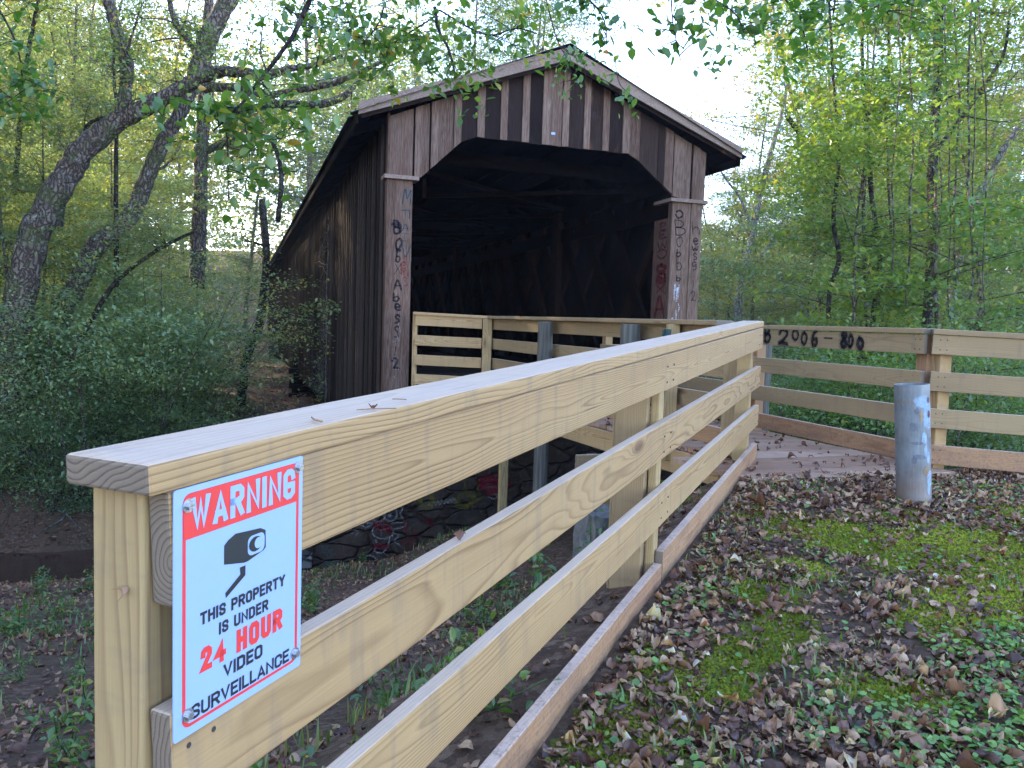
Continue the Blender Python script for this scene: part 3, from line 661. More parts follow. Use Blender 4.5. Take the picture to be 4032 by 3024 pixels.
# interior: floor, lattice trusses, tie beams, braces
mb = MB(); v = .02
while v < BL_:
    w_ = rnd.uniform(.2, .28); mb.box(Bp(BW/2, v+w_/2, -.90+rnd.uniform(-.004, .004)), eu*(BW/2-.1), ev*(w_/2-.004), ez*.03, t=rnd.random()); v += w_
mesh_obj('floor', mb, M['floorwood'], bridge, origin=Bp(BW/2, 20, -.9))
for u_ in (.42, BW-.40):
    s_ = 1 if u_ > 2 else -1; mb = MB()
    def diag(v0, z0, v1, z1_, off, w2=.09):
        a, b = Bp(u_+off, v0, z0), Bp(u_+off, v1, z1_); d = (b-a); L = d.length; d.normalize(); e = d.cross(eu).normalized()
        mb.box((a+b)/2, d*L/2, e*w2, eu*.03, t=rnd.random())
    vs_ = .1
    while vs_ < BL_-3:
        diag(vs_+2.35, 2.2, vs_, -.85, 0.0, .10); diag(vs_, 2.2, vs_+2.35, -.85, .065*s_, .10); vs_ += 1.05
    for zz in (2.15, 1.75, -.45, -.8): mb.box(Bp(u_-.06*s_, BL_/2, zz), eu*.025, ev*(BL_/2-.1), ez*.12, t=.4)
    if s_ > 0:
        for vv in (4.3, 12.0, 20, 28): mb.box(Bp(u_-.1, vv, .65), eu*.05, ev*.14, ez*1.55, t=.7)
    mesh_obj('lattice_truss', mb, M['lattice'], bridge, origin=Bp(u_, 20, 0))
for k, vv in enumerate(np.arange(1.2, 42, 3.2)):
    mb = MB(); mb.box(Bp(BW/2, vv, 2.40), eu*(BW/2-.05), ev*.07, ez*.10, t=.5)
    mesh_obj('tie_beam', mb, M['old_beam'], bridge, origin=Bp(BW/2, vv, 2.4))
    for (ua, va, ub, vb) in ((.35, vv, BW-.35, vv+3.0), (BW-.35, vv, .35, vv+3.0)):
        if k > 3: break
        a, b = Bp(ua, va+.1, 2.26 if ua < 2 else 2.20), Bp(ub, vb, 2.26 if ua < 2 else 2.20); d = b-a; L = d.length; d.normalize()
        mb = MB(); mb.box((a+b)/2, d*L/2, d.cross(ez)*.05, ez*.028, t=.8); mesh_obj('cross_brace', mb, M['old_beam'], bridge, origin=(a+b)/2)
mb = MB(); c = Bp(2.19, -.034, 2.60); mb.box(c, eu*.028, ev*.002, ez*.016); mesh_obj('number_tag', mb, M['sign_white_sky_tint'], bridge, origin=c)

# graffiti strokes -------------------------------------------------------
class Pen:
    def __init__(s, O, ex, ey, nrm): s.O, s.ex, s.ey, s.n = Vector(O), Vector(ex), Vector(ey), Vector(nrm); s.k = 0
    def stroke(s, mb, pts, w, closed=False):
        s.k += 1; off = .0012+.00012*s.k
        P = [Vector((p[0], p[1])) for p in pts]
        Qs = []                                     # catmull-rom smoothing
        if len(P) > 2:
            for i in range(len(P)-1):
                p0, p1, p2, p3 = P[max(i-1, 0)], P[i], P[i+1], P[min(i+2, len(P)-1)]
                for j in range(5):
                    t = j/5; Qs.append(.5*((2*p1)+(-p0+p2)*t+(2*p0-5*p1+4*p2-p3)*t*t+(-p0+3*p1-3*p2+p3)*t**3))
            Qs.append(P[-1])
        else: Qs = P
        vs = []; n = len(Qs)
        for i, p in enumerate(Qs):
            d = (Qs[min(i+1, n-1)]-Qs[max(i-1, 0)]); d = d/(d.length+1e-9); nn_ = Vector((-d.y, d.x))
            ww = w*(.5 if i in (0, n-1) else 1)*(1+.12*sin(i*1.7+s.k)); q_ = p-d*w*.6 if i == 0 else (p+d*w*.6 if i == n-1 else p)
            for sg in (-1, 1):
                r = q_+nn_*ww*sg; vs.append(s.O+s.ex*r.x+s.ey*r.y+s.n*off)
        mb.add(vs, [(2*i, 2*i+1, 2*i+3, 2*i+2) for i in range(n-1)])
GL = {  # unit-square strokes, y up, box 0..1 x 0..1
 'B': [[(.15, 0), (.15, .5), (.15, 1)], [(.15, 1), (.6, .97), (.75, .75), (.55, .53), (.2, .52)], [(.2, .52), (.7, .48), (.85, .25), (.6, .02), (.15, 0)]],
 'o': [[(.5, .8), (.15, .55), (.25, .1), (.6, .02), (.85, .4), (.7, .75), (.45, .8)]],
 'b': [[(.2, 1), (.2, .5), (.2, .05)], [(.2, .45), (.55, .6), (.85, .35), (.6, .03), (.2, .08)]],
 'y': [[(.15, .8), (.3, .45), (.5, .38)], [(.85, .85), (.55, .3), (.2, -.15)]], 'X': [[(.15, .85), (.85, .1)], [(.85, .9), (.1, 0)]],
 'A': [[(.1, 0), (.5, 1), (.9, 0)], [(.2, .4), (.8, .4)]], 'e': [[(.2, .45), (.8, .5), (.65, .85), (.3, .8), (.15, .4), (.4, .05), (.85, .15)]],
 's': [[(.8, .8), (.45, .95), (.25, .7), (.7, .4), (.7, .12), (.2, .05)]], '.': [[(.45, .3), (.55, .36)]], 'i': [[(.5, .9), (.5, .1)]],
 '2': [[(.15, .7), (.35, .98), (.75, .85), (.65, .5), (.2, .05)], [(.2, .05), (.5, .1), (.9, .02)]], 'h': [[(.2, 1), (.2, .5), (.2, 0)], [(.2, .4), (.5, .65), (.8, .45), (.8, 0)]],
 'w': [[(.1, .8), (.25, .1), (.5, .5), (.72, .1), (.9, .8)]], 'g': [[(.8, .75), (.4, .85), (.2, .5), (.5, .3), (.8, .6), (.75, 0), (.3, -.15)]],
 'M': [[(.1, 0), (.15, 1), (.5, .35), (.85, 1), (.9, 0)]], 'E': [[(.85, 1), (.15, 1), (.15, 0), (.85, 0)], [(.15, .5), (.7, .5)]], 'T': [[(.1, 1), (.9, 1)], [(.5, 1), (.5, 0)]],
 'H': [[(.15, 1), (.15, 0)], [(.85, 1), (.85, 0)], [(.15, .5), (.85, .5)]], 'V': [[(.05, 1), (.45, 0), (.95, .9)]], 'F': [[(.2, 0), (.2, 1), (.85, 1)], [(.2, .52), (.7, .52)]],
 '0': [[(.5, 1), (.15, .75), (.12, .3), (.5, .0), (.85, .3), (.85, .72), (.48, 1)]], '6': [[(.8, .95), (.4, .85), (.15, .4), (.3, .05), (.75, .1), (.8, .4), (.3, .45)]],
 '3': [[(.2, .9), (.7, .95), (.75, .65), (.4, .5), (.8, .35), (.7, .05), (.2, .05)]], '8': [[(.5, .52), (.2, .75), (.5, 1), (.8, .75), (.5, .52), (.15, .25), (.5, 0), (.85, .25), (.5, .52)]],
 '-': [[(.05, .45), (.95, .45)]], 'L': [[(.15, 1), (.15, 0), (.85, 0)]], 'a': [[(.8, .7), (.4, .8), (.15, .4), (.4, .05), (.8, .4), (.85, 0)]],
 'm': [[(.05, 0), (.1, .8), (.3, .7), (.4, 0)], [(.4, .6), (.65, .8), (.85, .5), (.9, 0)]], 'n': [[(.1, 0), (.15, .8)], [(.15, .5), (.5, .8), (.8, .5), (.85, 0)]], 'l': [[(.5, 1), (.45, 0)]], 'u': [[(.1, .8), (.2, .1), (.7, .1), (.8, .8)]],
}
def write(pen, mb, chars, w):
    """chars: list of (char, x, y, width, height, rot90?)"""
    rw = random.Random(int(chars[0][1]*1e4)+len(chars))
    for (ch, x, y, a, b, *rot) in chars:
        x += rw.uniform(-.09, .09)*a; y += rw.uniform(-.05, .05)*b; sk = rw.uniform(-.16, .16); a *= rw.uniform(.85, 1.15); w_ = w*rw.uniform(.8, 1.25)
        for st in GL[ch]:
            if rot and rot[0]: pts = [(x+p[1]*a, y+b-p[0]*b) for p in st]      # letter lying on its side
            else: pts = [(x+p[0]*a+sk*(p[1]-.5)*b+rw.uniform(-.03, .03)*a, y+p[1]*b+rw.uniform(-.03, .03)*b) for p in st]
            pen.stroke(mb, pts, w_)
fr = -ev
def penfront(u, z, v=-.028): return Pen(Bp(u, v, z), eu, ez, -ev)
# left pillar: lettering stacked downwards; z from source rows
def zrow(y, u=.15):                                   # height on the portal plane for a photo row near x
    R = ray(1450+170/1.843+0, 650+y/1.843); n = ev; t = (Bp(u, -.03, 0)).dot(n)/R.dot(n); return (R*t).z
pen = penfront(0, 0); mb = MB()
rows = [('B', 405, 500, .04, .13), ('o', 505, 600, .075, .09), ('b', 600, 625, .08, .08), ('b', 625, 700, .075, .09), ('X', 700, 790, .07, .11), ('A', 830, 900, .07, .11), ('b', 925, 985, .05, .11), ('e', 1000, 1055, .07, .09),
        ('s', 1085, 1150, .08, .08), ('s', 1165, 1255, .08, .08), ('.', 1270, 1290, .10, .05), ('i', 1310, 1385, .08, .07), ('2', 1400, 1480, .06, .11)]
write(pen, mb, [(c, x+.015, zrow(y1), wd, zrow(y0)-zrow(y1)) for (c, y0, y1, x, wd) in rows], .011)
pen.stroke(mb, [(.05, zrow(430)), (.14, zrow(425)), (.15, zrow(480))], .022)
mesh_obj('graffiti', mb, M['sp_black'], bridge)
mb = MB(); write(pen, mb, [('M', .17, zrow(280), .12, zrow(170)-zrow(280), 0), ('F', .165, zrow(395), .11, zrow(305)-zrow(395), 1), ('A', .165, zrow(470), .11, zrow(420)-zrow(470), 0), ('H', .165, zrow(560), .11, zrow(480)-zrow(560), 1), ('V', .165, zrow(665), .12, zrow(570)-zrow(665), 0)], .0065)
mesh_obj('graffiti', mb, M['sp_teal'], bridge)
mb = MB(); write(pen, mb, [('s', .19, zrow(700), .08, .09), ('e', .17, zrow(750), .09, .10), ('m', .17, zrow(800), .10, .10), ('s', .19, zrow(870), .09, .12)], .008)
mesh_obj('graffiti', mb, M['sp_red'], bridge)
mb = MB(); rg = random.Random(3)
for _ in range(60):
    x, z_ = rg.uniform(.085, .17)**1.0, rg.uniform(-1.0, -.1); pen.stroke(mb, [(x, z_), (x+rg.uniform(-.001, .001), z_-rg.uniform(.008, .03))], rg.uniform(.0012, .0035))
pen.stroke(mb, [(.15, zrow(1140)), (.19, zrow(1225))], .003)
mesh_obj('graffiti', mb, M['sp_white'], bridge)
def zrowr(y):
    R = ray(2550+280/2.127, 780+y/2.127); t = (Bp(BW-.3, -.03, 0)).dot(ev)/R.dot(ev); return (R*t).z
pen = penfront(BW-.487, 0); mb = MB()
write(pen, mb, [('B', .03, zrowr(310), .20, zrowr(190)-zrowr(310)), ('o', .07, zrowr(410), .12, zrowr(310)-zrowr(410)), ('b', .08, zrowr(490), .10, .10), ('b', .09, zrowr(610), .09, zrowr(500)-zrowr(610)), ('b', .09, zrowr(700), .09, .09), ('y', .07, zrowr(790), .13, .11)], .009)
pen.stroke(mb, [(.06, zrowr(120)), (.12, zrowr(105)), (.17, zrowr(140)), (.1, zrowr(170)), (.05, zrowr(140))], .014)
mesh_obj('graffiti', mb, M['sp_black'], bridge)
pen = penfront(BW-.187, 0, -.05); mb = MB()
write(pen, mb, [('h', .0, zrowr(300), .17, zrowr(200)-zrowr(300)), ('e', .03, zrowr(380), .11, .10), ('w', .03, zrowr(440), .11, .09), ('s', .04, zrowr(510), .10, .10), ('g', .02, zrowr(585), .12, .12), ('.', .06, zrowr(615), .05, .04), ('i', .04, zrowr(750), .07, zrowr(670)-zrowr(750)), ('2', .04, zrowr(860), .10, zrowr(780)-zrowr(860))], .008)
mesh_obj('graffiti', mb, M['sp_black'], bridge)
pen = penfront(BW-.487, 0); pen.k = 40; mb = MB(); rg = random.Random(9)
for _ in range(26):
    x = rg.uniform(.06, .2); z_ = rg.uniform(-.75, .75); pen.stroke(mb, [(x, z_), (x+rg.uniform(-.02, .02), z_-.06), (x+rg.uniform(-.02, .02), z_-rg.uniform(.1, .25))], rg.uniform(.008, .02))
mesh_obj('graffiti', mb, M['sp_white'], bridge)
pen = Pen(Bp(BW-.487, .03, 0), ev, ez, -eu); pen.O = Bp(BW-.487+.004, .0, 0); mb = MB()
for k_, (y0, y1, g_) in enumerate(((190, 260, 's'), (260, 330, '3'), (330, 420, 'w'), (420, 500, '0'), (540, 620, 'o'), (640, 700, 'B'), (710, 800, 'X'), (820, 1000, 'A'))):
    write(pen, mb, [(g_, .08, zrowr(y1), .34, zrowr(y0)-zrowr(y1))], .013 if k_ < 4 else .03)
mesh_obj('graffiti', mb, M['sp_dkred'], bridge)
# fence numbers
tot = (F2-F1).length
def fu(sx):                                            # position along F1-F2 of a photo column
    R = ray(sx, 1330); nrm = sideR; O = F1+sideR*.0475; t = O.dot(nrm)/R.dot(nrm); P = R*t; return (P-F1).dot((F2-F1).normalized())
exr = (F2-F1).normalized(); pen = Pen(F1+sideR*.0475, exr, ez, sideR); mb = MB(); mh = MB()
def s3(x): return 3000+x/4.424
zt_, zb_ = -.045, -.165
items = [('B', 30, 170, -.0, -.15), ('2', 270, 500, -.03, -.165), ('0', 510, 650, -.03, -.13), ('0', 680, 800, -.045, -.155), ('6', 860, 1020, -.03, -.16), ('-', 1080, 1250, -.06, -.12), ('8', 1350, 1490, -.035, -.165), ('0', 1490, 1620, -.06, -.165), ('0', 1640, 1790, -.075, -.168)]
for (ch, xa, xb, za_, zb2) in items:
    a, b = fu(s3(xa)), fu(s3(xb)); write(pen, mb, [(ch, a+.01, zb2+.008, b-a-.02, za_-zb2-.01)], .0125)
pen.k += 40
for (ch, xa, xb, za_, zb2) in items:
    a, b = fu(s3(xa)), fu(s3(xb)); write(pen, mh, [(ch, a+.01, zb2+.008, b-a-.02, za_-zb2-.01)], .022)
mesh_obj('graffiti', mb, M['sp_black'], right); mesh_obj('graffiti', mh, M['sp_haze'], right)

# abutment wall under the portal -------------------------------------------
aw = empty('abutment_wall', Bp(2, .35, -2.5), 'dark graffiti covered stone and concrete abutment under the near end of the bridge', 'abutment')
mb = MB(); rg = random.Random(2)
N_ = 30; M_ = 12; vs = []
for j in range(M_+1):
    for i in range(N_+1):
        u = -.98+6.2*i/N_; z_ = -4.2+3.0*j/M_; vs.append(Bp(u+(rg.uniform(-.03, .03) if i == 0 else 0), .25+rg.uniform(-.006, .006), z_))
fs = [(j*(N_+1)+i, j*(N_+1)+i+1, (j+1)*(N_+1)+i+1, (j+1)*(N_+1)+i) for j in range(M_) for i in range(N_)]
mb.add(vs, fs)
mb.box(Bp(2.14, .85, -2.7), eu*3.1, ev*.58, ez*1.495)
mesh_obj('wall', mb, M['wall'], aw, origin=Bp(2, .3, -2.5))
mb = MB(); rg = random.Random(8)
for k in range(16):
    z_ = -4.0+k*.175; mb.box(Bp(-1.0+rg.uniform(-.05, .03), .55+rg.uniform(-.03, .03), z_), eu*(.10+rg.uniform(0, .06)), ev*(.36+rg.uniform(-.03, .03)), ez*.08, t=rg.random())
mesh_obj('corner_stones', mb, M['stone'], aw, bevel=.02, origin=Bp(-1, .5, -2.5))
def wallpt(sx, sy):
    R = ray(sx, sy); O = Bp(0, .243, 0); t = O.dot(ev)/R.dot(ev); P = R*t-Bp(0, 0, 0); return (P.dot(eu), P.z)
pen = Pen(Bp(0, .235, 0), eu, ez, -ev); mb = MB()
def w5(x, y): return wallpt(1150+x/2.212, 1750+y/2.212)
def ws(mb, pts, w): pen.stroke(mb, [w5(*p) for p in pts], w)
def circ(cx, cy, rx, ry, n=12): return [(cx+rx*cos(2*pi*i/n), cy+ry*sin(2*pi*i/n)) for i in range(n+1)]
ws(mb, circ(750, 610, 62, 60), .009); ws(mb, circ(855, 608, 58, 58), .009); ws(mb, circ(742, 622, 8, 10), .01); ws(mb, circ(850, 615, 8, 10), .01)
ws(mb, circ(790, 757, 92, 62), .009); ws(mb, [(755, 740), (775, 745), (820, 730)], .009); ws(mb, [(775, 745), (775, 790)], .009)
ws(mb, [(700, 690), (640, 680), (605, 690), (640, 720), (690, 700)], .009); ws(mb, [(870, 680), (985, 685), (960, 720), (880, 735)], .009)
ws(mb, [(880, 490), (930, 520), (960, 560), (940, 600), (975, 660)], .008); ws(mb, [(730, 830), (735, 880), (720, 930), (790, 940), (840, 860), (850, 800)], .010)
ws(mb, [(865, 770), (930, 790), (890, 840), (940, 880)], .009); ws(mb, circ(670, 1010, 60, 45), .010)
for p in ([(490, 700), (500, 680), (515, 705), (530, 680), (545, 710)], [(560, 690), (580, 700), (600, 680), (600, 710)], [(540, 740), (575, 760), (560, 785), (520, 770)]): ws(mb, p, .007)
for k in range(7): ws(mb, [(1180+36*k, 540-6*k), (1195+36*k, 500-6*k), (1210+36*k, 535-6*k)], .007)
ws(mb, [(1700, 340), (1705, 420)], .008); ws(mb, [(1650, 385), (1740, 370), (1830, 390)], .008); ws(mb, circ(1750, 450, 35, 22), .009)
mesh_obj('graffiti', mb, M['sp_chalk'], aw)
mb = MB(); ws(mb, [(730, 700), (800, 720), (850, 740)], .06); ws(mb, [(740, 880), (820, 890)], .07); ws(mb, [(980, 690), (990, 740)], .05); ws(mb, [(1180, 660), (1210, 690)], .06); ws(mb, [(1660, 330), (1760, 340), (1860, 340)], .12); ws(mb, [(1720, 420), (1840, 380)], .08)
mesh_obj('graffiti', mb, M['sp_dkred'], aw)
mb = MB(); ws(mb, [(1110, 470), (1130, 540), (1230, 520), (1200, 440)], .04); ws(mb, [(1420, 500), (1500, 430), (1600, 470), (1500, 540), (1430, 520)], .035); ws(mb, [(1500, 300), (1510, 420)], .035); ws(mb, [(1600, 330), (1640, 480)], .03)
mesh_obj('graffiti', mb, M['sp_yellow'], aw)
mb = MB(); ws(mb, [(320, 1040), (400, 1050)], .09); ws(mb, [(280, 900), (340, 960)], .07); mesh_obj('graffiti', mb, M['sp_green'], aw)

# piers and far abutment
def pier(name, v, u0, u1, dv, zb, zt, mat, label, cat, seed, crib=False):
    c = Bp((u0+u1)/2, v, zb); e = empty(name, c, label, cat); mb = MB(); rg = random.Random(seed)
    if crib:
        for k in range(6):
            z_ = zb+.15+k*(zt-zb-.2)/6
            for vv in (v-dv, v+dv): mb.box(Bp((u0+u1)/2+rg.uniform(-.1, .1), vv, z_), eu*((u1-u0)/2), ev*.09, ez*.09, t=rg.random())
        mesh_obj('crib_beams', mb, M['old_beam'], e, bevel=.01, origin=c)
        for uu in (u0+.15, (u0+u1)/2, u1-.15): mb = MB(); mb.box(Bp(uu, v, (zb+zt)/2), eu*.11, ev*.11, ez*(zt-zb)/2, t=.4); mesh_obj('post', mb, M['old_beam'], e, bevel=.01, origin=c)
    else:
        z_ = zb
        while z_ < zt-.05:
            h_ = rg.uniform(.12, .22); a = u0
            while a < u1:
                w_ = rg.uniform(.3, .6); b = min(a+w_, u1)
                mb.box(Bp((a+b)/2, v+rg.uniform(-.03, .03), z_+h_/2), eu*((b-a)/2-.008), ev*dv, ez*(h_/2-.006), t=rg.random()); a = b
            z_ += h_
        mesh_obj('stonework', mb, M['stone'], e, bevel=.02, origin=c)
pier('timber_pier', 15.5, -.25, BW+.2, .5, -3.0, -1.25, None, 'dark timber crib pier holding up the middle of the covered bridge', 'pier', 1, True)
pier('stone_pier', 29, -.5, BW+.3, .8, -3.0, -1.2, None, 'mossy stone pier under the far part of the covered bridge', 'pier', 2)
pier('stone_abutment', 44.5, -5, BW+4, .8, -3.0, -.9, None, 'stacked stone abutment at the far end of the covered bridge', 'abutment', 3)
mb = MB()
for uu in (.15, BW-.15): mb.box(Bp(uu, BL_/2, -1.15), eu*.12, ev*(BL_/2), ez*.19, t=.3)
v = 1.
while v < BL_: mb.box(Bp(BW/2, v, -1.05), eu*(BW/2-.3), ev*.07, ez*.1, t=.5); v += 1.2
mesh_obj('floor_beams', mb, M['old_beam'], bridge, origin=Bp(BW/2, 20, -1))

# ------------------------------------------------------------------ warning sign
def rayrail(sx, sy):
    R = ray(sx, sy); O = Rp(0, 0, 0); t = O.dot(rn)/R.dot(rn); P = R*t-R0; tt = P.dot(rh)/cos(RS); return tt, P.z-rd.z*tt
tL = rayrail(676, 2400)[0]; tR = rayrail(1180, 2200)[0]
SW, SH = tR-tL, .306
sgn = empty('warning_sign', Rp((tL+tR)/2, -.003, -.25), 'white and red warning sign about video surveillance screwed to the near railing', 'sign')
so = Rp(tL, -.0015, -.0400); sx_ = rd; sy_ = ez
def sp(u, v, off): return so+sx_*(u*SW)-sy_*(v*SH)-rn*off
def rrect(u0, u1, v0, v1, r, n=5):
    ru, rv = r/SW, r/SH; pts = []
    for (cu_, cv_, a0) in ((u1-ru, v0+rv, -90), (u1-ru, v1-rv, 0), (u0+ru, v1-rv, 90), (u0+ru, v0+rv, 180)):
        for k in range(n+1):
            a = radians(a0+90*k/n); pts.append((cu_+ru*cos(a), cv_+rv*sin(a)))
    return pts
mb = MB(); mb.prism([sp(u, v, .0) for u, v in rrect(0, 1, 0, 1, .004)], -rn*.0018); mesh_obj('plate', mb, M['sign_white_sky_tint'], sgn, origin=so)
SP = .0018
def ringpoly(mb, outer, inner, off):
    n = len(outer); mb.add([sp(*p, off) for p in outer]+[sp(*p, off) for p in inner], [(i, (i+1) % n, n+(i+1) % n, n+i) for i in range(n)])
mb = MB(); ringpoly(mb, rrect(.055, .965, .025, .965, .012), rrect(.077, .943, .038, .952, .009), SP+.0003)
hd = [p for p in rrect(.06, .96, .028, .30, .011) if p[1] < .2]; hd = [(.06, .2055)]+hd[len(hd)//2:]+hd[:len(hd)//2]+[(.96, .2055)]
mb.add([sp(*p, SP+.0006) for p in hd], [tuple(range(len(hd)))]); mesh_obj('red_frame', mb, M['sign_red'], sgn, origin=so)
GO = {'W': (1.45, [[(0, 1), (.28, 0), (.5, .85), (.72, 0), (1, 1)]]), 'A': (1.05, [[(0, 0), (.5, 1), (1, 0)], [(.2, .25), (.8, .25)]]), 'R': (1, [[(0, 0), (0, 1), (.75, 1), (1, .88), (1, .62), (.75, .5), (0, .5)], [(.5, .5), (1, 0)]]),
 'N': (1.05, [[(0, 0), (0, 1), (1, 0), (1, 1)]]), 'I': (.0, [[(.5, 0), (.5, 1)]]), 'G': (1, [[(1, .78), (.95, .92), (.7, 1), (.3, 1), (0, .88), (0, .12), (.3, 0), (.7, 0), (1, .12), (1, .45), (.55, .45)]]),
 'T': (.95, [[(0, 1), (1, 1)], [(.5, 1), (.5, 0)]]), 'H': (1, [[(0, 0), (0, 1)], [(1, 0), (1, 1)], [(0, .52), (1, .52)]]), 'S': (.95, [[(1, .78), (.9, .95), (.6, 1), (.4, 1), (.05, .92), (0, .72), (.12, .58), (.88, .42), (1, .27), (.95, .08), (.6, 0), (.4, 0), (.08, .06), (0, .23)]]),
 'P': (.95, [[(0, 0), (0, 1), (.75, 1), (1, .88), (1, .58), (.75, .45), (0, .45)]]), 'O': (1, [[(.5, 1), (.25, 1), (0, .86), (0, .14), (.25, 0), (.75, 0), (1, .14), (1, .86), (.75, 1), (.5, 1)]]), 'E': (.85, [[(1, 1), (0, 1), (0, 0), (1, 0)], [(0, .52), (.85, .52)]]),
 'Y': (1.05, [[(0, 1), (.5, .45), (1, 1)], [(.5, .45), (.5, 0)]]), 'U': (1, [[(0, 1), (0, .14), (.25, 0), (.75, 0), (1, .14), (1, 1)]]), 'D': (1, [[(0, 0), (0, 1), (.7, 1), (1, .85), (1, .15), (.7, 0), (0, 0)]]), 'V': (1.05, [[(0, 1), (.5, 0), (1, 1)]]),
 'L': (.8, [[(0, 1), (0, 0), (1, 0)]]), 'C': (1, [[(1, .72), (1, .86), (.75, 1), (.25, 1), (0, .86), (0, .14), (.25, 0), (.75, 0), (1, .14), (1, .28)]]), '2': (.95, [[(0, .75), (.05, .92), (.3, 1), (.7, 1), (.97, .88), (.97, .66), (0, .0), (1, 0)]]), '4': (1.05, [[(.72, 0), (.72, 1), (0, .32), (1.02, .32)]]), ' ': (.35, [])}
def text(body, u0, u1, v0, v1, mat, bold, off):
    """bold = stroke half width relative to the letter height"""
    H = (v1-v0)*SH; hw = bold*H; gap = 1.0; tot = 0; w0 = []
    for ch in body: w0.append(GO[ch][0])
    W = (u1-u0)*SW; adv = 2*hw*1.45                  # stem + space taken by every letter beside its own width
    unit_ = (W-adv*len(body)+.45*2*hw)/max(.01, sum(w0)); x = hw; mb = MB(); k = 0
    for ch, ww in zip(body, w0):
        lw = ww*unit_
        for st in GO[ch][1]:
            k += 1; P = [Vector((x+p[0]*lw, hw+p[1]*(H-2*hw))) for p in st]; n = len(P); vs = []
            for i, p in enumerate(P):
                d0 = (P[i]-P[i-1]).normalized() if i else (P[1]-P[0]).normalized(); d1 = (P[i+1]-P[i]).normalized() if i < n-1 else d0
                closed = (P[0]-P[-1]).length < 1e-6
                if closed and i in (0, n-1): d0, d1 = (P[-1]-P[-2]).normalized(), (P[1]-P[0]).normalized()
                n0, n1 = Vector((-d0.y, d0.x)), Vector((-d1.y, d1.x)); mm = n0+n1
                mm = mm.normalized() if mm.length > .05 else n0; sc = hw/max(.5, mm.dot(n0)); q = p.copy()
                if not closed and i == 0: q = p-d1*hw*.98
                if not closed and i == n-1: q = p+d0*hw*.98
                for sg in (-1, 1):
                    r = q+mm*sc*sg; r.y = min(max(r.y, 0), H); vs.append(sp(u0, v1, off+.00002*k)+sx_*r.x+sy_*r.y)
            mb.add(vs, [(2*i, 2*i+2, 2*i+3, 2*i+1) for i in range(n-1)])
        x += lw+adv
    return mesh_obj('lettering', mb, M[mat], sgn, origin=so)
text('WARNING', .105, .925, .045, .182, 'sign_white_sky_tint', .102, SP+.0009)
text('THIS PROPERTY', .175, .845, .523, .575, 'sign_black', .112, SP+.0004)
text('IS UNDER', .31, .70, .600, .652, 'sign_black', .112, SP+.0004)
text('24 HOUR', .18, .825, .672, .772, 'sign_red', .125, SP+.0004)
text('VIDEO', .345, .655, .790, .850, 'sign_black', .112, SP+.0004)
text('SURVEILLANCE', .115, .89, .885, .945, 'sign_black', .10, SP+.0004)
# camera pictogram
mb = MB(); body = [(.345, .285), (.375, .268), (.43, .252), (.63, .268), (.672, .285), (.675, .362), (.655, .372), (.53, .392), (.50, .392), (.345, .365)]
mb.add([sp(*p, SP+.0004) for p in body][::-1], [tuple(range(len(body)))])
mb.add([sp(*p, SP+.0012) for p in [(.625-.038+.055*cos(a), .328+.033*sin(a)) for a in np.linspace(0, 2*pi, 17)[:-1]]][::-1], [tuple(range(16))])
br = [(.465, .405), (.51, .405), (.51, .448), (.36, .51), (.355, .487), (.47, .435)]
mb.add([sp(*p, SP+.0004) for p in br][::-1], [tuple(range(len(br)))])
mesh_obj('camera_symbol', mb, M['sign_black'], sgn, origin=so)
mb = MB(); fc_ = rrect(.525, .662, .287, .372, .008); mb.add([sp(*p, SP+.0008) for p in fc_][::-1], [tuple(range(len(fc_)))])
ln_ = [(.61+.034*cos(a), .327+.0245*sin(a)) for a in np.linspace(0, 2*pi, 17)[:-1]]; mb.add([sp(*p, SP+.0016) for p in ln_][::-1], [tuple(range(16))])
mesh_obj('camera_lens', mb, M['sign_white_sky_tint'], sgn, origin=so)
for (u, v) in ((.09, .072), (.955, .048), (.945, .925), (.09, .912)):
    mb = MB(); c = sp(u, v, SP); mb.tube([c, c-rn*.0015], .0085, 16); mb.tube([c-rn*.0015, c-rn*.0065], .0052, 6); mesh_obj('screw', mb, M['bolt'], sgn, origin=c)

# ------------------------------------------------------------------ bollard
bx, by = 2.285, 4.43; bz = gz(bx, by)
bo = empty('bollard', (bx, by, bz), 'short leaning galvanised steel pipe bollard with pale blue paint marks', 'bollard')
ax = Vector((-.085, .0, 1)).normalized(); Rr = .090; Hh = .66
mb = MB(); n = 40
def ringv(c, r): 
    e1 = ax.cross(Vector((0, 1, 0))).normalized(); e2 = ax.cross(e1); return [c+e1*r*cos(2*pi*k/n)+e2*r*sin(2*pi*k/n) for k in range(n)]
b0 = Vector((bx, by, bz-.1)); tp = b0+ax*(Hh+.1)
vs = ringv(b0, Rr)+ringv(tp, Rr)+ringv(tp, Rr-.006)+ringv(tp-ax*.05, Rr-.006)
fs = [(j*n+k, j*n+(k+1) % n, (j+1)*n+(k+1) % n, (j+1)*n+k) for j in range(3) for k in range(n)]; mb.add(vs, fs)
mb.add([tp-ax*.045+(p-tp) for p in ringv(tp, Rr-.007)], [tuple(range(n))])
mesh_obj('pipe', mb, M['bollard'], bo, smooth=False, origin=(bx, by, bz))
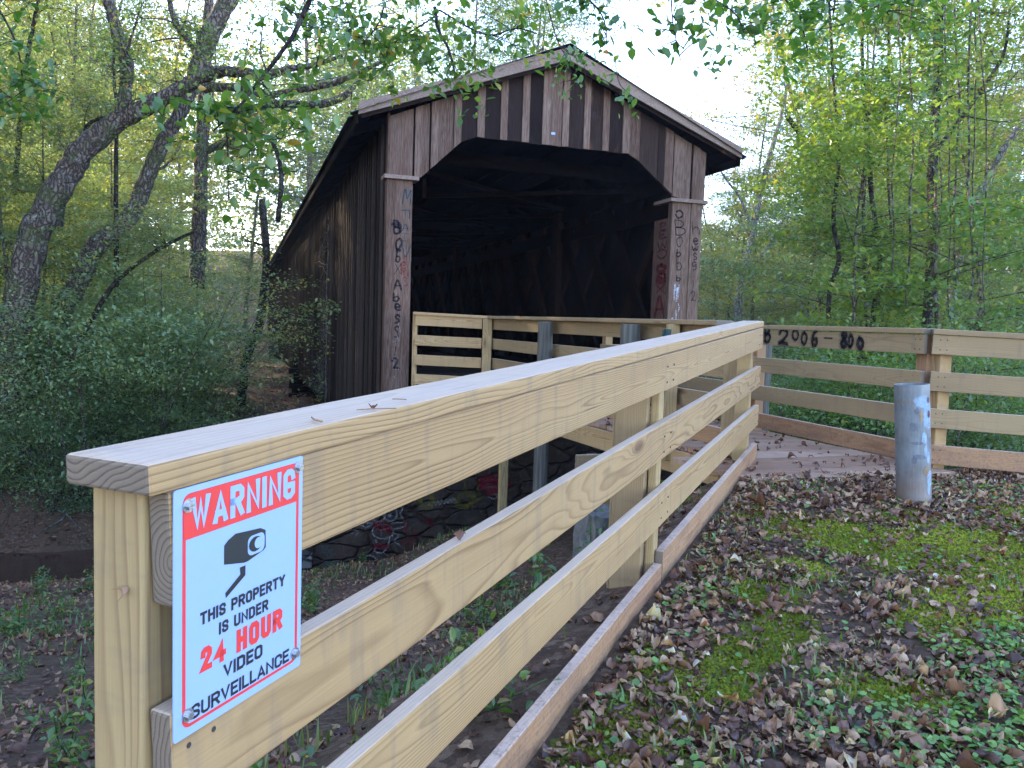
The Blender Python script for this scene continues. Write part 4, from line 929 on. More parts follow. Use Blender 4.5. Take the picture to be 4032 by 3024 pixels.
class CylPen:
    def __init__(s): s.k = 0
    def patch(s, mb, pts, t=None):
        """pts: (angle deg from facing camera, +right ; height 0..1) polygon filled as fan strips"""
        s.k += 1; r = Rr+.0007+.0002*s.k; vc = Vector((-bx, -by, 0)).normalized(); rt = Vector((-vc.y, vc.x, 0))*1.0
        if rt.x < 0: rt = -rt
        def P(a, h): return b0+ax*(.1+h*Hh)+(vc*cos(radians(a))+rt*sin(radians(a)))*r
        cxm = sum(p[0] for p in pts)/len(pts); cym = sum(p[1] for p in pts)/len(pts)
        m_ = len(pts); vs = []; R_ = 4
        for j in range(1, R_+1):
            for p in pts: vs.append(P(cxm+(p[0]-cxm)*j/R_, cym+(p[1]-cym)*j/R_))
        vs.append(P(cxm, cym)); fs = [(k, (k+1) % m_, len(vs)-1) for k in range(m_)]
        fs += [((j-1)*m_+k, j*m_+k, j*m_+(k+1) % m_, (j-1)*m_+(k+1) % m_) for j in range(1, R_) for k in range(m_)]
        mb.add(vs, fs)
cp = CylPen()
def blob(a, h, ra, rh2, n=12, tilt=0, seed=0):
    r_ = random.Random(seed); out = []
    for k in range(n):
        q_ = 2*pi*k/n; f_ = r_.uniform(.8, 1.15); x_, y_ = ra*cos(q_)*f_, rh2*sin(q_)*f_; out.append((a+x_+tilt*y_*60, h+y_)) 
    return out
for nm, blobs in (('sp_blue', [blob(38, .86, 26, .06, seed=1), blob(14, .87, 9, .03, seed=21), blob(60, .76, 22, .13, seed=2), blob(44, .71, 7, .06, seed=22), blob(40, .56, 11, .055, seed=3), blob(46, .46, 7, .06, seed=4), blob(56, .40, 9, .05, seed=5), blob(62, .22, 14, .08, seed=6), blob(55, .13, 8, .05, seed=26)]),
                  ('sp_violet', [blob(3, .65, 13, .04, seed=7), blob(14, .515, 22, .014, seed=8), blob(16, .78, 10, .03, seed=9), blob(22, .40, 22, .022, seed=10, tilt=.4), blob(70, .52, 14, .05, seed=11), blob(4, .37, 9, .03, seed=12)]),
                  ('sp_orange', [blob(28, .745, 8, .05, seed=13), blob(46, .28, 12, .04, seed=14)]), ('sp_dkred', [blob(60, .88, 6, .025, seed=15), blob(62, .76, 8, .035, seed=16)])):
    mb = MB()
    for b_ in blobs: cp.patch(mb, b_)
    mesh_obj('paint_mark', mb, M[nm], bo)
#@@FOLIAGE
# ------------------------------------------------------------------ foliage builders
def unit(a): return a/(np.linalg.norm(a, axis=-1, keepdims=True)+1e-9)
def leaves(C, size, rng, flat=.45, droop=-.15, dspread=.45, fancy=False, wid=.55, tint=None, fold=.14):
    n = len(C); th = rng.uniform(0, 2*pi, n); ph = rng.normal(droop, dspread, n); sz = size*rng.uniform(.65, 1.25, n)
    A = np.stack([np.cos(th)*np.cos(ph), np.sin(th)*np.cos(ph), np.sin(ph)], -1)
    U = unit(np.array([0, 0, 1.])+rng.normal(0, flat, (n, 3))); B = unit(np.cross(U, A)); N = np.cross(A, B)
    s = sz[:, None]; W = wid*s*.5
    if fancy:
        P = [C-A*s*.5, C-A*s*.18-B*W*.95+N*s*fold, C+A*s*.18-B*W*.8+N*s*fold*.6, C+A*s*.5-N*s*.06, C+A*s*.18+B*W*.8+N*s*fold*.6, C-A*s*.18+B*W*.95+N*s*fold]
        V = np.stack(P, 1).reshape(-1, 3); b = (np.arange(n)*6)[:, None]
        F = np.concatenate([b+np.array([0, 3, 2, 1]), b+np.array([0, 5, 4, 3])]); T = rng.random(n) if tint is None else tint; T = np.concatenate([T, T])
    else:
        P = [C-A*s*.5, C-B*W+N*s*fold*.6-A*s*.05, C+A*s*.5, C+B*W+N*s*fold*.6-A*s*.05]
        V = np.stack(P, 1).reshape(-1, 3); b = (np.arange(n)*4)[:, None]; F = b+np.array([0, 3, 2, 1]); T = rng.random(n) if tint is None else tint
    return V, F, T
def bpath(rng, p, d, L, segs, wob, up):
    pts = [p.copy()]; d = d.copy()
    for i in range(segs):
        d = d+rng.normal(0, wob, 3); d[2] += up; d = d/np.linalg.norm(d); pts.append(pts[-1]+d*L/segs)
    return pts
def gen_tree(seed, H, r0, cb, spread, nb, nleaf, lsize, flat=.4, lean=.04, multi=1, layered=.5, tw=(.35, .14), fill=1.0, clump=.7):
    rng = np.random.default_rng(seed); mb = MB(); C = []
    for k in range(multi):
        d = np.array([rng.normal(0, lean+(.35 if multi > 1 else 0)), rng.normal(0, lean+(.35 if multi > 1 else 0)), 1.]); d /= np.linalg.norm(d)
        base = np.array([rng.normal(0, .12), rng.normal(0, .12), -.3]) if multi > 1 else np.array([0, 0, -.4])
        Hh_ = H*(rng.uniform(.7, 1) if multi > 1 else 1); tr = bpath(rng, base, d, Hh_+.4, 12, .05, .02)
        rr = [r0*(1-.85*i/12)*(1.25 if i == 0 else 1) for i in range(13)]; mb.tube(tr, rr, 8 if r0 > .08 else 5)
        tr = np.array(tr)
        for j in range(nb//multi):
            f = cb+(1-cb)*((j+rng.random())/(nb//multi)); idx = f*12; i0 = min(int(idx), 11); p = tr[i0]+(tr[i0+1]-tr[i0])*(idx-i0)
            g = (f-cb)/(1-cb); L = spread*(.35+.65*sin(pi*min(1, (1-g)*.85+.12)))*rng.uniform(.6, 1.15); a = rng.uniform(0, 2*pi)
            el = rng.uniform(.05, .75)*(.4+g*.9); d = np.array([cos(a)*cos(el), sin(a)*cos(el), sin(el)])
            bp = bpath(rng, p, d, L, 6, .12, -.02); r1 = rr[i0]*.38; mb.tube(bp, [r1*(1-.85*i/6) for i in range(7)], 4, cap=False)
            for i in range(1, 7):
                for q in range(2 if i < 3 else 3):
                    a2 = rng.uniform(0, 2*pi); d2 = np.array([cos(a2), sin(a2), rng.normal(.05, .25)]); l2 = L*rng.uniform(.12, .32)
                    t2 = bpath(rng, bp[i], d2, l2, 2, .2, -.05)
                    if r1 > .012: mb.tube(t2, [r1*.25, r1*.15, r1*.05], 3, cap=False)
                    if i >= 2: C.append(t2[1]); C.append(t2[2])
                    else: C.append(t2[2])
    C = np.array(C); C = C[rng.random(len(C)) < clump]; idx = rng.integers(0, len(C), nleaf); wgt = rng.random(len(C))
    keep = wgt[idx] < .35+.65*rng.random(nleaf); idx = idx[keep]
    sc = spread/4*fill; P = C[idx]+rng.normal(0, 1, (len(idx), 3))*np.array([tw[0]*sc, tw[0]*sc, tw[1]*sc])
    P[:, 2] = np.maximum(P[:, 2], .05)
    ct = rng.random(len(C)); tint = np.clip(ct[idx]*.55+rng.random(len(idx))*.5, 0, 1)**1.25; tint = np.where(rng.random(len(idx)) < .03, .97, tint*.93)
    return mb, leaves(P, lsize, rng, flat=flat, tint=tint)
PROTO = {}
def proto(kind, *a, bk='bark', **k):
    mb, (V, F, T) = gen_tree(*a, **k)
    tm = bpy.data.meshes.new(kind+'_trunk'); tm.from_pydata(mb.v, [], mb.f); tm.polygons.foreach_set('use_smooth', [True]*len(tm.polygons)); tm.materials.append(M[bk])
    o = np_mesh('crown', V, F, T, M['leaf']); cmesh = o.data; bpy.data.objects.remove(o)
    PROTO.setdefault(kind, []).append((tm, cmesh))
def plant(kind, x, y, sc, col, name='tree', parts=('trunk', 'crown'), rot=None, z=None, var=None, sz=None, lean=(0, 0)):
    tm, cmesh = PROTO[kind][var if var is not None else rnd.randrange(len(PROTO[kind]))]
    e = bpy.data.objects.new(name, None); COL.objects.link(e); e.location = (x, y, gz(x, y) if z is None else z); e.scale = (sc, sc, sc if sz is None else sz); e.empty_display_size = .2
    e.rotation_euler = (lean[0], lean[1], rnd.uniform(0, 6.28) if rot is None else rot)
    for nm, me in zip(parts, (tm, cmesh)):
        c = bpy.data.objects.new(nm, me); COL.objects.link(c); c.parent = e; c.color = (*col, 1)
    return e
for s_ in (1, 2): proto('broad', s_, 16, .17, .16, 4.4, 40, 34000, .12)
for s_ in (3, 4): proto('slender', s_, 19, .13, .30, 3.0, 30, 15000, .12, lean=.08)
for s_ in (5, 6, 15): proto('under', s_, 6.5, .055, .12, 2.7, 36, 24000, .075, lean=.12, flat=.25, tw=(.36, .06), clump=.45)
for s_ in (7, 8, 16): proto('shrub', s_, 2.9, .022, .05, 1.9, 42, 11000, .066, multi=6, flat=.25, tw=(.55, .12), clump=.5)
for s_ in (9, 10): proto('tall', s_, 24, .26, .30, 5.5, 34, 16000, .24)
for s_ in (12, 13): proto('bright', s_, 7.5, .06, .12, 2.5, 38, 9000, .115, lean=.1, flat=.3, tw=(.40, .08), clump=.4)
GREEN = [(.9, 1., 1.), (.78, .95, .95), (1.0, 1.05, .85), (.75, .9, 1.0)]
GREY = [(.95, 1.05, 1.12), (1.1, 1.15, 1.2), (.85, .98, 1.1)]
SUN_GOLD = [(2.0, 1.35, .6), (1.8, 1.3, .65), (1.55, 1.25, .65)]  # the sun's gold on treetops, put into the leaf colour
BRIGHT = [(.85, 1.12, .55), (.95, 1.1, .5), (.72, 1.0, .6)]
used = {}
def sector(P, dist):
    px = proj(P)[0]/1.8228
    if px < 0: return None
    if px < 140: return 'at far left edge'
    if px < 330: return 'behind the leaning trunks'
    if px < 575: return 'beside the bridge side wall'
    if px < 1000: return 'over the left roof slope'
    if px < 1560: return 'over the right roof slope'
    if px < 1720: return 'right of the right pillar'
    if px < 1900: return 'above the fence numbers'
    if px < 2080: return 'behind the steel bollard'
    if px < 2260: return 'at far right edge'
    return None
def auto(e, kindtxt, cat, col):
    P = e.location; d = Vector(P).dot(fwd); s_ = sector(P, d)
    tone = 'sun-gold tinted' if col[0] > 1.4 and col[2] < .85 and col[1] < 1.52 else ('bright green' if col[2] < .65 else ('grey green' if col[2] > col[0] else 'olive green'))
    dist = 'near' if d < 14 else ('middle distance' if d < 26 else ('far' if d < 48 else 'very distant'))
    if s_ is None: lab = '%s %s %s in the woods outside the picture' % (dist, tone, kindtxt) if d > 0 else '%s %s behind the viewer' % (tone, kindtxt)
    else: lab = '%s %s %s %s' % (dist, tone, kindtxt, s_)
    grp = '%s %ss %s' % (dist, kindtxt, s_ or 'outside the picture')
    tag(e, lab, cat, grp); used.setdefault(lab, []).append(e)
def polar(ratio, d): 
    return ratio*d, d
rnd = random.Random(21)
def inbridge(x, y, m=1.2):
    u = (x-BX)*cos(BA)+(y-BY)*sin(BA); v = -(x-BX)*sin(BA)+(y-BY)*cos(BA)
    return -m < u < BW+m and -1 < v < BL_+1.5
def vof(x, y): return -(x-BX)*sin(BA)+(y-BY)*cos(BA)
def scatter(n, kind, r0, r1, d0, d1, sc, cols, txt, cat, name='tree', parts=('trunk', 'crown'), cond=None, m=1.2, **kw):
    k = 0; tries = 0; placed = []
    while k < n and tries < n*60:
        tries += 1; f = rnd.random(); d = (d0**2+(d1**2-d0**2)*f)**.5; q = rnd.uniform(r0, r1); x, y = polar(q, d)
        if inbridge(x, y, m) or (cond and not cond(x, y)): continue
        if any((x-a)**2+(y-b)**2 < (d*.045)**2 for a, b in placed): continue
        placed.append((x, y)); c = rnd.choice(cols); e = plant(kind, x, y, rnd.uniform(*sc), c, name, parts, **kw); auto(e, txt, cat, c); k += 1
SHR = [(1.1, 1.3, 1.4), (1.3, 1.42, 1.5), (.9, 1.15, 1.3), (1.3, 1.35, 1.15)]
far_ok = lambda x, y: vof(x, y) > 5.2
# left woods
scatter(22, 'shrub', -.66, -.22, 13.2, 24, (.75, 1.15), SHR, 'leafy shrub', 'shrub', 'shrub', ('stems', 'foliage'), cond=far_ok, m=3.0)
scatter(20, 'under', -.68, -.24, 17, 34, (.65, 1.15), SHR+GREY, 'understorey tree', 'tree', cond=far_ok, m=3.6)
scatter(10, 'slender', -.68, -.30, 22, 44, (.7, 1.0), GREEN+GREEN+GREY, 'slender tree', 'tree', cond=far_ok, m=3.5)
scatter(11, 'broad', -.68, -.30, 34, 58, (.85, 1.25), GREEN+GREY+SUN_GOLD[1:], 'broad leafy tree', 'tree', cond=far_ok, m=5)
scatter(9, 'tall', -.68, -.05, 52, 75, (.85, 1.15), GREEN+SUN_GOLD, 'tall tree', 'tree', m=6)
# thicket on the edge of the far creek bank
k = 0
while k < 20:
    q = rnd.uniform(-.68, -.23); v = rnd.uniform(4.3, 6.6) if k < 13 else rnd.uniform(6.5, 9)
    y = (BY*cos(BA)-BX*sin(BA)+v)/(cos(BA)-q*sin(BA)); x = q*y          # on the line u(v)
    if inbridge(x, y, 3.2): k += 1; continue
    c = rnd.choice(SHR); e = plant('shrub', x, y, rnd.uniform(.7, 1.35), c, 'shrub', ('stems', 'foliage')); auto(e, 'leafy shrub', 'shrub', c); k += 1
# over the roof, left part
scatter(6, 'broad', -.24, .03, 24, 50, (.95, 1.2), GREEN+SUN_GOLD[:1], 'broad leafy tree', 'tree', cond=lambda x, y: (x-BX)*cos(BA)+(y-BY)*sin(BA) > BW+4 or vof(x, y) > BL_, m=4)
# right woods
scatter(5, 'slender', .235, .34, 26, 48, (.48, .66), SUN_GOLD+GREEN, 'slender tree', 'tree', m=3)
scatter(7, 'broad', .15, .34, 38, 62, (.55, .78), SUN_GOLD, 'broad leafy tree', 'tree', m=4)
scatter(20, 'under', .25, .68, 15, 36, (.8, 1.3), GREEN+GREY, 'understorey tree', 'tree', m=3.9)
scatter(8, 'slender', .36, .68, 17, 40, (.7, 1.0), GREEN+GREEN+SUN_GOLD[2:], 'slender tree', 'tree', m=3.5)
scatter(11, 'broad', .36, .68, 24, 55, (.8, 1.15), GREEN+SUN_GOLD, 'broad leafy tree', 'tree')
scatter(6, 'tall', .32, .68, 50, 75, (.6, .95), SUN_GOLD+GREEN, 'tall tree', 'tree')
scatter(16, 'shrub', .28, .68, 10.5, 22, (.8, 1.2), GREEN+SHR, 'leafy shrub', 'shrub', 'shrub', ('stems', 'foliage'), m=3.0)
# bright growth just past the right fence
scatter(9, 'shrub', .36, .70, 7.4, 10.5, (.68, .92), BRIGHT+GREEN[:1], 'leafy shrub', 'shrub', 'shrub', ('stems', 'foliage'), cond=lambda x, y: vof(x, y) > -4.7 and (x-BX)*cos(BA)+(y-BY)*sin(BA) > 4.0, m=.4)
for (q, d, sc) in ((.43, 10.6, .66), (.50, 12.0, .95), (.56, 10.4, .85), (.62, 13, 1.0), (.46, 14.5, 1.0)):
    x, y = polar(q, d); c = rnd.choice(BRIGHT); e = plant('bright', x, y, sc, c); auto(e, 'vine hung tree', 'tree', c)
# woods that shade the place from the low sun, outside the picture on the left
scatter(12, 'broad', -3.0, -.76, 9, 15, (.8, 1.15), GREEN, 'broad leafy tree', 'tree', cond=lambda x, y: vof(x, y) > 5 or x < -12)
scatter(9, 'tall', -3.4, -.8, 14, 24, (.6, .95), GREEN, 'tall tree', 'tree')
for q_ in range(7):
    x, y = -11-rnd.uniform(0, 8), -6+q_*3.0+rnd.uniform(-1, 1); c = rnd.choice(GREEN); e = plant('broad', x, y, rnd.uniform(.8, 1.1), c); auto(e, 'broad leafy tree', 'tree', c)

dh = Vector((sin(SUN_AZ), cos(SUN_AZ), 0)); dp_ = Vector((dh.y, -dh.x, 0))
for q_ in range(20):
    P_ = Vector((1, 6, 0))+dh*rnd.uniform(14, 40)+dp_*rnd.uniform(-9, 9); x, y = P_.x, P_.y
    if x/y > -.74 or vof(x, y) < 4.6: continue
    c = rnd.choice(GREEN); e = plant('broad', x, y, rnd.uniform(1.0, 1.3), c); auto(e, 'broad leafy tree', 'tree', c)

# far woods that read as one mass
rng = np.random.default_rng(77); nF = 150000
az = rng.uniform(-.85, .85, nF); rr_ = rng.uniform(78, 130, nF); fx, fy = np.tan(az)*rr_*.9, rr_
hh = 15+4*vnoise(fx, fy, 9, 2)+7*(1-sm(fx/fy, -.2, .1))-9*np.exp(-((fx/fy-.27)/.12)**2); fz = ground(fx, fy)+hh*rng.random(nF)**.8
V, F, T = leaves(np.stack([fx, fy, fz], -1), .62, rng, flat=.6)
fw = np_mesh('distant_woods', V, F, T, M['leaf']); fw['kind'] = 'stuff'; fw['label'] = 'far woods closing off the view behind the trees'; fw.color = (1.2, 1.15, .85, 1)

ORD = ['leftmost', 'second from left', 'third from left', 'fourth from left', 'fifth from left', 'sixth from left', 'seventh from left', 'eighth from left', 'ninth from left', 'tenth from left', 'eleventh from left', 'twelfth from left', 'thirteenth from left', 'fourteenth from left']
for lab, es in used.items():
    if len(es) > 1 and 'outside' not in lab and 'viewer' not in lab:
        es.sort(key=lambda e: proj(e.location)[0])
        for k, e in enumerate(es): e['label'] = lab+', '+ORD[min(k, 13)]
# ------------------------------------------------------------------ the big leaning trees on the left, traced limb by limb
def limb(mb, pts, d, ws, n=12, rng=None, dd=None):
    """pts photo pixels (4032 wide), d depth, ws widths in px"""
    P = []; W = []
    m_ = len(pts)
    for i, (x, y) in enumerate(pts):
        di = d if dd is None else d+(dd-d)*i/(m_-1); P.append(at(x, y, di)); W.append(ws[i]/CF*di/2)
    # smooth
    Q_, R_ = [], []
    for i in range(m_-1):
        p0, p1, p2, p3 = P[max(i-1, 0)], P[i], P[i+1], P[min(i+2, m_-1)]
        for j in range(5):
            t = j/5; Q_.append(.5*((2*p1)+(-p0+p2)*t+(2*p0-5*p1+4*p2-p3)*t*t+(-p0+3*p1-3*p2+p3)*t**3)); R_.append(W[i]+(W[i+1]-W[i])*t)
    Q_.append(P[-1]); R_.append(W[-1])
    r_ = random.Random(int(pts[0][0])); Q_ = [q+Vector((r_.uniform(-1, 1), r_.uniform(-1, 1), r_.uniform(-1, 1)))*R_[i]*.09 for i, q in enumerate(Q_)]
    mb.tube(Q_, R_, n, noise=.10, rng=r_); return Q_, R_
def twigs_from(mb, path, rads, rng, n, L, C, lo=.2):
    for k in range(n):
        i = int(rng.uniform(lo, 1)*(len(path)-1)); p = np.array(path[i]); a = rng.normal(0, 1, 3); a /= np.linalg.norm(a); a[2] = abs(a[2])*.6
        bp = bpath(rng, p, a, L*rng.uniform(.5, 1.2), 6, .22, .0); r1 = min(rads[i]*.3, .03); mb.tube(bp, [r1*(1-.85*j/6) for j in range(7)], 4, cap=False)
        for j in range(2, 7):
            for q in range(3):
                d2 = rng.normal(0, 1, 3); d2 /= np.linalg.norm(d2); t2 = bpath(rng, bp[j], d2, L*.25, 2, .2, 0); mb.tube(t2, [r1*.22, r1*.15, r1*.08], 3, cap=False); C += [t2[1], t2[2]]
def D_(*pts): return [(x*1.8228, y*1.8228) for x, y in pts]
def traced(name, label, limbs, matk, d, twig=0, tl=1.2, lf=0, lsize=.08, col=(1, 1, 1), seed=0, group=None, flat=.4):
    rng = np.random.default_rng(seed+100); mb = MB(); C = []; base = None; bmb = MB()
    for k, (pts, ws, *ex) in enumerate(limbs):
        dd = ex[0] if ex else None
        path, rads = limb(mb if k == 0 else bmb, pts, d, ws, 12 if ws[0] > 30 else 7, dd=dd)
        if k == 0: base = path[0]
        if twig: twigs_from(bmb, path, rads, rng, max(2, int(twig*(1 if k else .7))), tl, C, .35 if k == 0 else .15)
    e = empty(name, (base.x, base.y, gz(base.x, base.y)), label, 'tree', group)
    mesh_obj('trunk', mb, M[matk], e, smooth=True)
    if bmb.v: mesh_obj('branches', bmb, M[matk], e, smooth=True)
    if lf and C:
        C = np.array(C); idx = rng.integers(0, len(C), lf); P = C[idx]+rng.normal(0, .13, (lf, 3)); V, F, T = leaves(P, lsize, rng, flat=flat)
        o = np_mesh('crown', V, F, T, M['leaf'], e); o.color = (*col, 1)
    return e
traced('tree', 'thick mossy leaning tree, its trunk the nearest on the left', [
    (D_((8, 1010), (15, 850), (30, 720), (52, 600), (78, 500), (118, 420), (160, 355), (200, 305), (255, 262), (325, 225), (385, 195), (440, 170)), [132, 124, 120, 114, 108, 100, 92, 88, 76, 64, 56, 50]),
    (D_((262, 262), (268, 215), (272, 180), (274, 140), (262, 95), (247, 50), (232, -10)), [56, 54, 48, 52, 50, 46, 42]),
    (D_((430, 172), (475, 155), (530, 158), (575, 163), (620, 150), (680, 140), (740, 120)), [52, 44, 38, 34, 26, 20, 10], 13),
    (D_((440, 190), (520, 190), (575, 205), (640, 195), (720, 180), (790, 150), (850, 120)), [40, 32, 28, 26, 24, 18, 8], 12.5)], 'bark', 14, twig=4, tl=1.5, lf=2600, lsize=.085, col=(1, 1.15, .8), seed=1)
traced('tree', 'dark rough leaning tree crossing behind the thick mossy trunk', [
    (D_((70, 900), (130, 700), (200, 545), (240, 505), (280, 470), (305, 420), (328, 360), (352, 305), (385, 250), (412, 200), (428, 150), (445, 95), (470, 45), (500, -15)), [90, 84, 74, 70, 66, 62, 60, 56, 52, 50, 70, 74, 72, 70]),
    (D_((436, 130), (410, 90), (385, 60), (370, 20), (365, -10)), [34, 30, 26, 22, 20]),
    (D_((440, 250), (540, 235), (600, 225), (690, 225), (740, 210), (770, 180), (800, 170)), [30, 30, 30, 32, 28, 18, 8], 15)], 'bark', 15.5, twig=4, tl=1.6, lf=2800, lsize=.09, col=(.95, 1.1, .85), seed=2)
traced('tree', 'straight brown trunk standing between the leaning trees and the bridge roof', [
    (D_((425, 620), (428, 520), (432, 420), (436, 330), (440, 230), (446, 120), (452, -20)), [60, 58, 52, 50, 46, 40, 34]), (D_((438, 330), (500, 300), (545, 280), (575, 260)), [20, 44, 42, 38])], 'bark', 19, twig=6, tl=2, lf=6000, lsize=.10, col=(1, 1.05, .8), seed=3)
for k, (xs, d, lab) in enumerate((([(248, 760), (252, 560), (250, 400), (252, 250), (246, 150), (250, 20)], 17, 'thin dark sapling crossing behind the leaning trunks'), ([(130, 500), (140, 410), (165, 330), (190, 270), (235, 250)], 16, 'crooked slender tree at the upper left'),
        ([(30, 420), (45, 250), (60, 120), (85, -10)], 18, 'thin straight tree at the far upper left'), ([(600, 480), (608, 380), (590, 310), (560, 290)], 17, 'bare crooked sapling touching the bridge roof edge'), ([(150, 780), (215, 660), (260, 600), (340, 540), (420, 500)], 14, 'dark arching stem low among the left shrubs'),
        ([(520, 900), (530, 780), (560, 700), (575, 560), (565, 430)], 22, 'dark vine wrapped tree beside the far end of the bridge'))):
    traced('sapling', lab, [(D_(*xs), [22, 20, 18, 15, 12, 9][:len(xs)] if k != 5 else [38, 36, 34, 30, 26])], 'bark_dark', d, twig=7, tl=1.2, lf=1500 if k < 5 else 250, lsize=.07, seed=10+k)
# right side trunks
traced('tree', 'tall dark straight trunk behind the steel bollard', [
    (D_((1995, 900), (2002, 720), (2008, 600), (2015, 470), (2012, 400), (2020, 250), (2028, 110), (2030, -20)), [40, 38, 36, 36, 34, 32, 30, 28]),
    (D_((2030, 70), (2070, 40), (2110, 20), (2160, 35)), [14, 13, 12, 9]), (D_((2018, 330), (2080, 250), (2130, 180), (2170, 110), (2180, 20)), [18, 18, 16, 12, 8])], 'bark_dark', 12.5, twig=7, tl=1.3, lf=5000, lsize=.075, col=BRIGHT[1], seed=31)
traced('tree', 'grey limb leaning right at the far right edge', [(D_((2030, 800), (2060, 620), (2090, 480), (2140, 370), (2190, 290), (2260, 200)), [36, 34, 32, 28, 24, 18])], 'bark_pale', 15, twig=7, tl=1.4, lf=3500, lsize=.085, col=(1.1, 1.1, .8), seed=32)
traced('tree', 'pale forked tree just right of the portal roof corner', [
    (D_((1588, 800), (1598, 620), (1622, 520), (1640, 430), (1665, 330), (1690, 240), (1700, 180)), [34, 30, 26, 22, 20, 14, 8]), (D_((1625, 500), (1600, 430), (1570, 390), (1545, 350)), [12, 10, 8, 6]), (D_((1600, 640), (1640, 560), (1680, 500), (1700, 460)), [14, 12, 10, 6])], 'bark_pale', 24, twig=6, tl=2, lf=5000, lsize=.11, col=(1.2, 1.15, .8), seed=33)
for k, (xs, d, lab) in enumerate((([(1795, 820), (1790, 640), (1812, 560), (1800, 470), (1812, 330), (1800, 180), (1790, -20)], 11, 'slim vine covered trunk above the black fence numbers'), ([(1890, 860), (1885, 700), (1900, 560), (1880, 400), (1870, 250), (1862, 100), (1868, -20)], 11.5, 'slim brown trunk left of the tall dark straight trunk'),
        ([(1700, 250), (1735, 300), (1760, 340), (1790, 400)], 12, 'broken dark branch stub sloping in the bright right foliage'))):
    traced('sapling', lab, [(D_(*xs), [20, 19, 18, 17, 15, 13, 11][:len(xs)])], 'bark_dark', d, twig=8, tl=1.0, lf=3200, lsize=.07, col=BRIGHT[0], seed=50+k)
# hanging vines
for k in range(11):
    x0 = rnd.uniform(1730, 2150); d = rnd.uniform(9.6, 11.5); pts = []; x = x0; y = -30
    while y < rnd.uniform(500, 800): pts.append((x, y)); x += rnd.uniform(-9, 9); y += rnd.uniform(60, 110)
    mb = MB(); limb(mb, D_(*pts), d, [6 if k % 3 else 9]*len(pts), 5); o = mesh_obj('vine', mb, M['bark'], None, smooth=True)
    tag(o, 'thin bare hanging vine in the bright trees on the right', 'vine', 'hanging vines on the right')

# creeper on the side wall of the bridge
cr = empty('dead_vine', Bp(-.03, 3.6, -1.7), 'dead leafless vine climbing the left side wall of the bridge', 'vine'); mb = MB(); C = []
rng = np.random.default_rng(5)
def wallP(v, z, o=-.05): return Bp(o, v, z)
def wv(sx):                                             # distance along the left wall of a photo column
    R = ray(sx, 1300); O = Bp(0, 0, 0); t = O.dot(eu)/R.dot(eu); return (R*t-O).dot(ev)
v0_ = wv(1296)
main = [wallP(v0_+rng.normal(0, .05), -1.7+.32*i, -.05+rng.normal(0, .012)) for i in range(13)]; mb.tube(main, [.022-.0012*i for i in range(13)], 6)
for k in range(26):
    i = rng.integers(2, 12); p = main[i]; pts = [p]; ang = rng.uniform(-.5, 1.2); vv, zz = (p-Bp(0, 0, 0)).dot(ev), p.z
    for j in range(6): vv += cos(ang)*rng.uniform(.15, .5); zz += sin(ang)*.12-.02; ang += rng.normal(0, .35); pts.append(wallP(vv, zz, -.05-.02*j*rng.random()))
    mb.tube(pts, [.007-.0008*j for j in range(7)], 4, cap=False)
for k in range(150):
    vv, zz = v0_+rng.uniform(-.2, 1.0), -1.25+rng.normal(0, .25); a = Vector((rng.normal(), rng.normal(), rng.normal()))*.12
    p = wallP(vv, zz, -.08-rng.random()*.1); mb.tube([p, p+a, p+a*1.7+Vector((0, 0, -.04))], [.003, .0025, .002], 3, cap=False)
mesh_obj('stems', mb, M['bark_pale'], cr)
P = np.array([list(wallP(v0_+rng.normal(.2, .5), -1.5+rng.normal(0, .3), -.12-rng.random()*.1)) for _ in range(60)]); V, F, T = leaves(P, .10, rng, fancy=True); o = np_mesh('foliage', V, F, T, M['leaf'], cr); o.color = (1, 1.1, 1, 1)

# ------------------------------------------------------------------ overhanging branches near the viewer
def bough(label, stems, d, nl, lsize, seed, col=(1, 1, 1), spread=.16, twn=9, tlen=.5, droop=-.5):
    rng = np.random.default_rng(seed); mb = MB(); C = []
    first = None
    for pts, ws in stems:
        path, rads = limb(mb, pts, d+rng.uniform(-.3, .3), ws, 6); first = first or path[0]
        for k in range(twn):
            i = int(rng.uniform(.05, 1)*(len(path)-1)); a = rng.normal(0, 1, 3)*np.array([1, .7, .45]); a /= np.linalg.norm(a)
            bp = bpath(rng, np.array(path[i]), a, tlen*rng.uniform(.5, 1.3), 6, .18, -.05); mb.tube(bp, [.0045-.0006*j for j in range(7)], 4, cap=False)
            C += [bp[j]+(bp[j+1]-bp[j])*rng.random() for j in range(1, 6) for _ in range(2)]
        C += [np.array(path[i]) for i in range(len(path)//2, len(path))]
    C = np.array(C); e = empty('tree_branch', first, label, 'branch'); mesh_obj('stem', mb, M['bark_dark'], e, smooth=True)
    idx = rng.integers(0, len(C), nl); P = C[idx]+rng.normal(0, spread*.35, (nl, 3))+np.array([0, 0, -.03])
    V, F, T = leaves(P, lsize, rng, flat=.45, droop=droop, dspread=.5, fancy=True, wid=.62, fold=.08); o = np_mesh('foliage', V, F, T, M['leaf_near'], e); o.color = (*col, 1)
    return e
bough('long dark overhanging branch with big bright leaves left of the bridge roof', [([z1(2040, -60), z1(1980, 60), z1(1900, 230), z1(1800, 370), z1(1700, 500), z1(1600, 630), z1(1490, 750), z1(1380, 850)], [22, 20, 19, 17, 15, 12, 9, 6]),
    ([z1(1465, 780), z1(1475, 950), z1(1480, 1300)], [5, 5, 3]), ([z1(1690, 520), z1(1780, 640), z1(1880, 780), z1(1990, 860)], [6, 5, 4, 3]), ([z1(1500, 740), z1(1350, 700), z1(1150, 640), z1(900, 700)], [6, 5, 4, 3])], 5.6, 380, .09, 1, tlen=.42, twn=8)
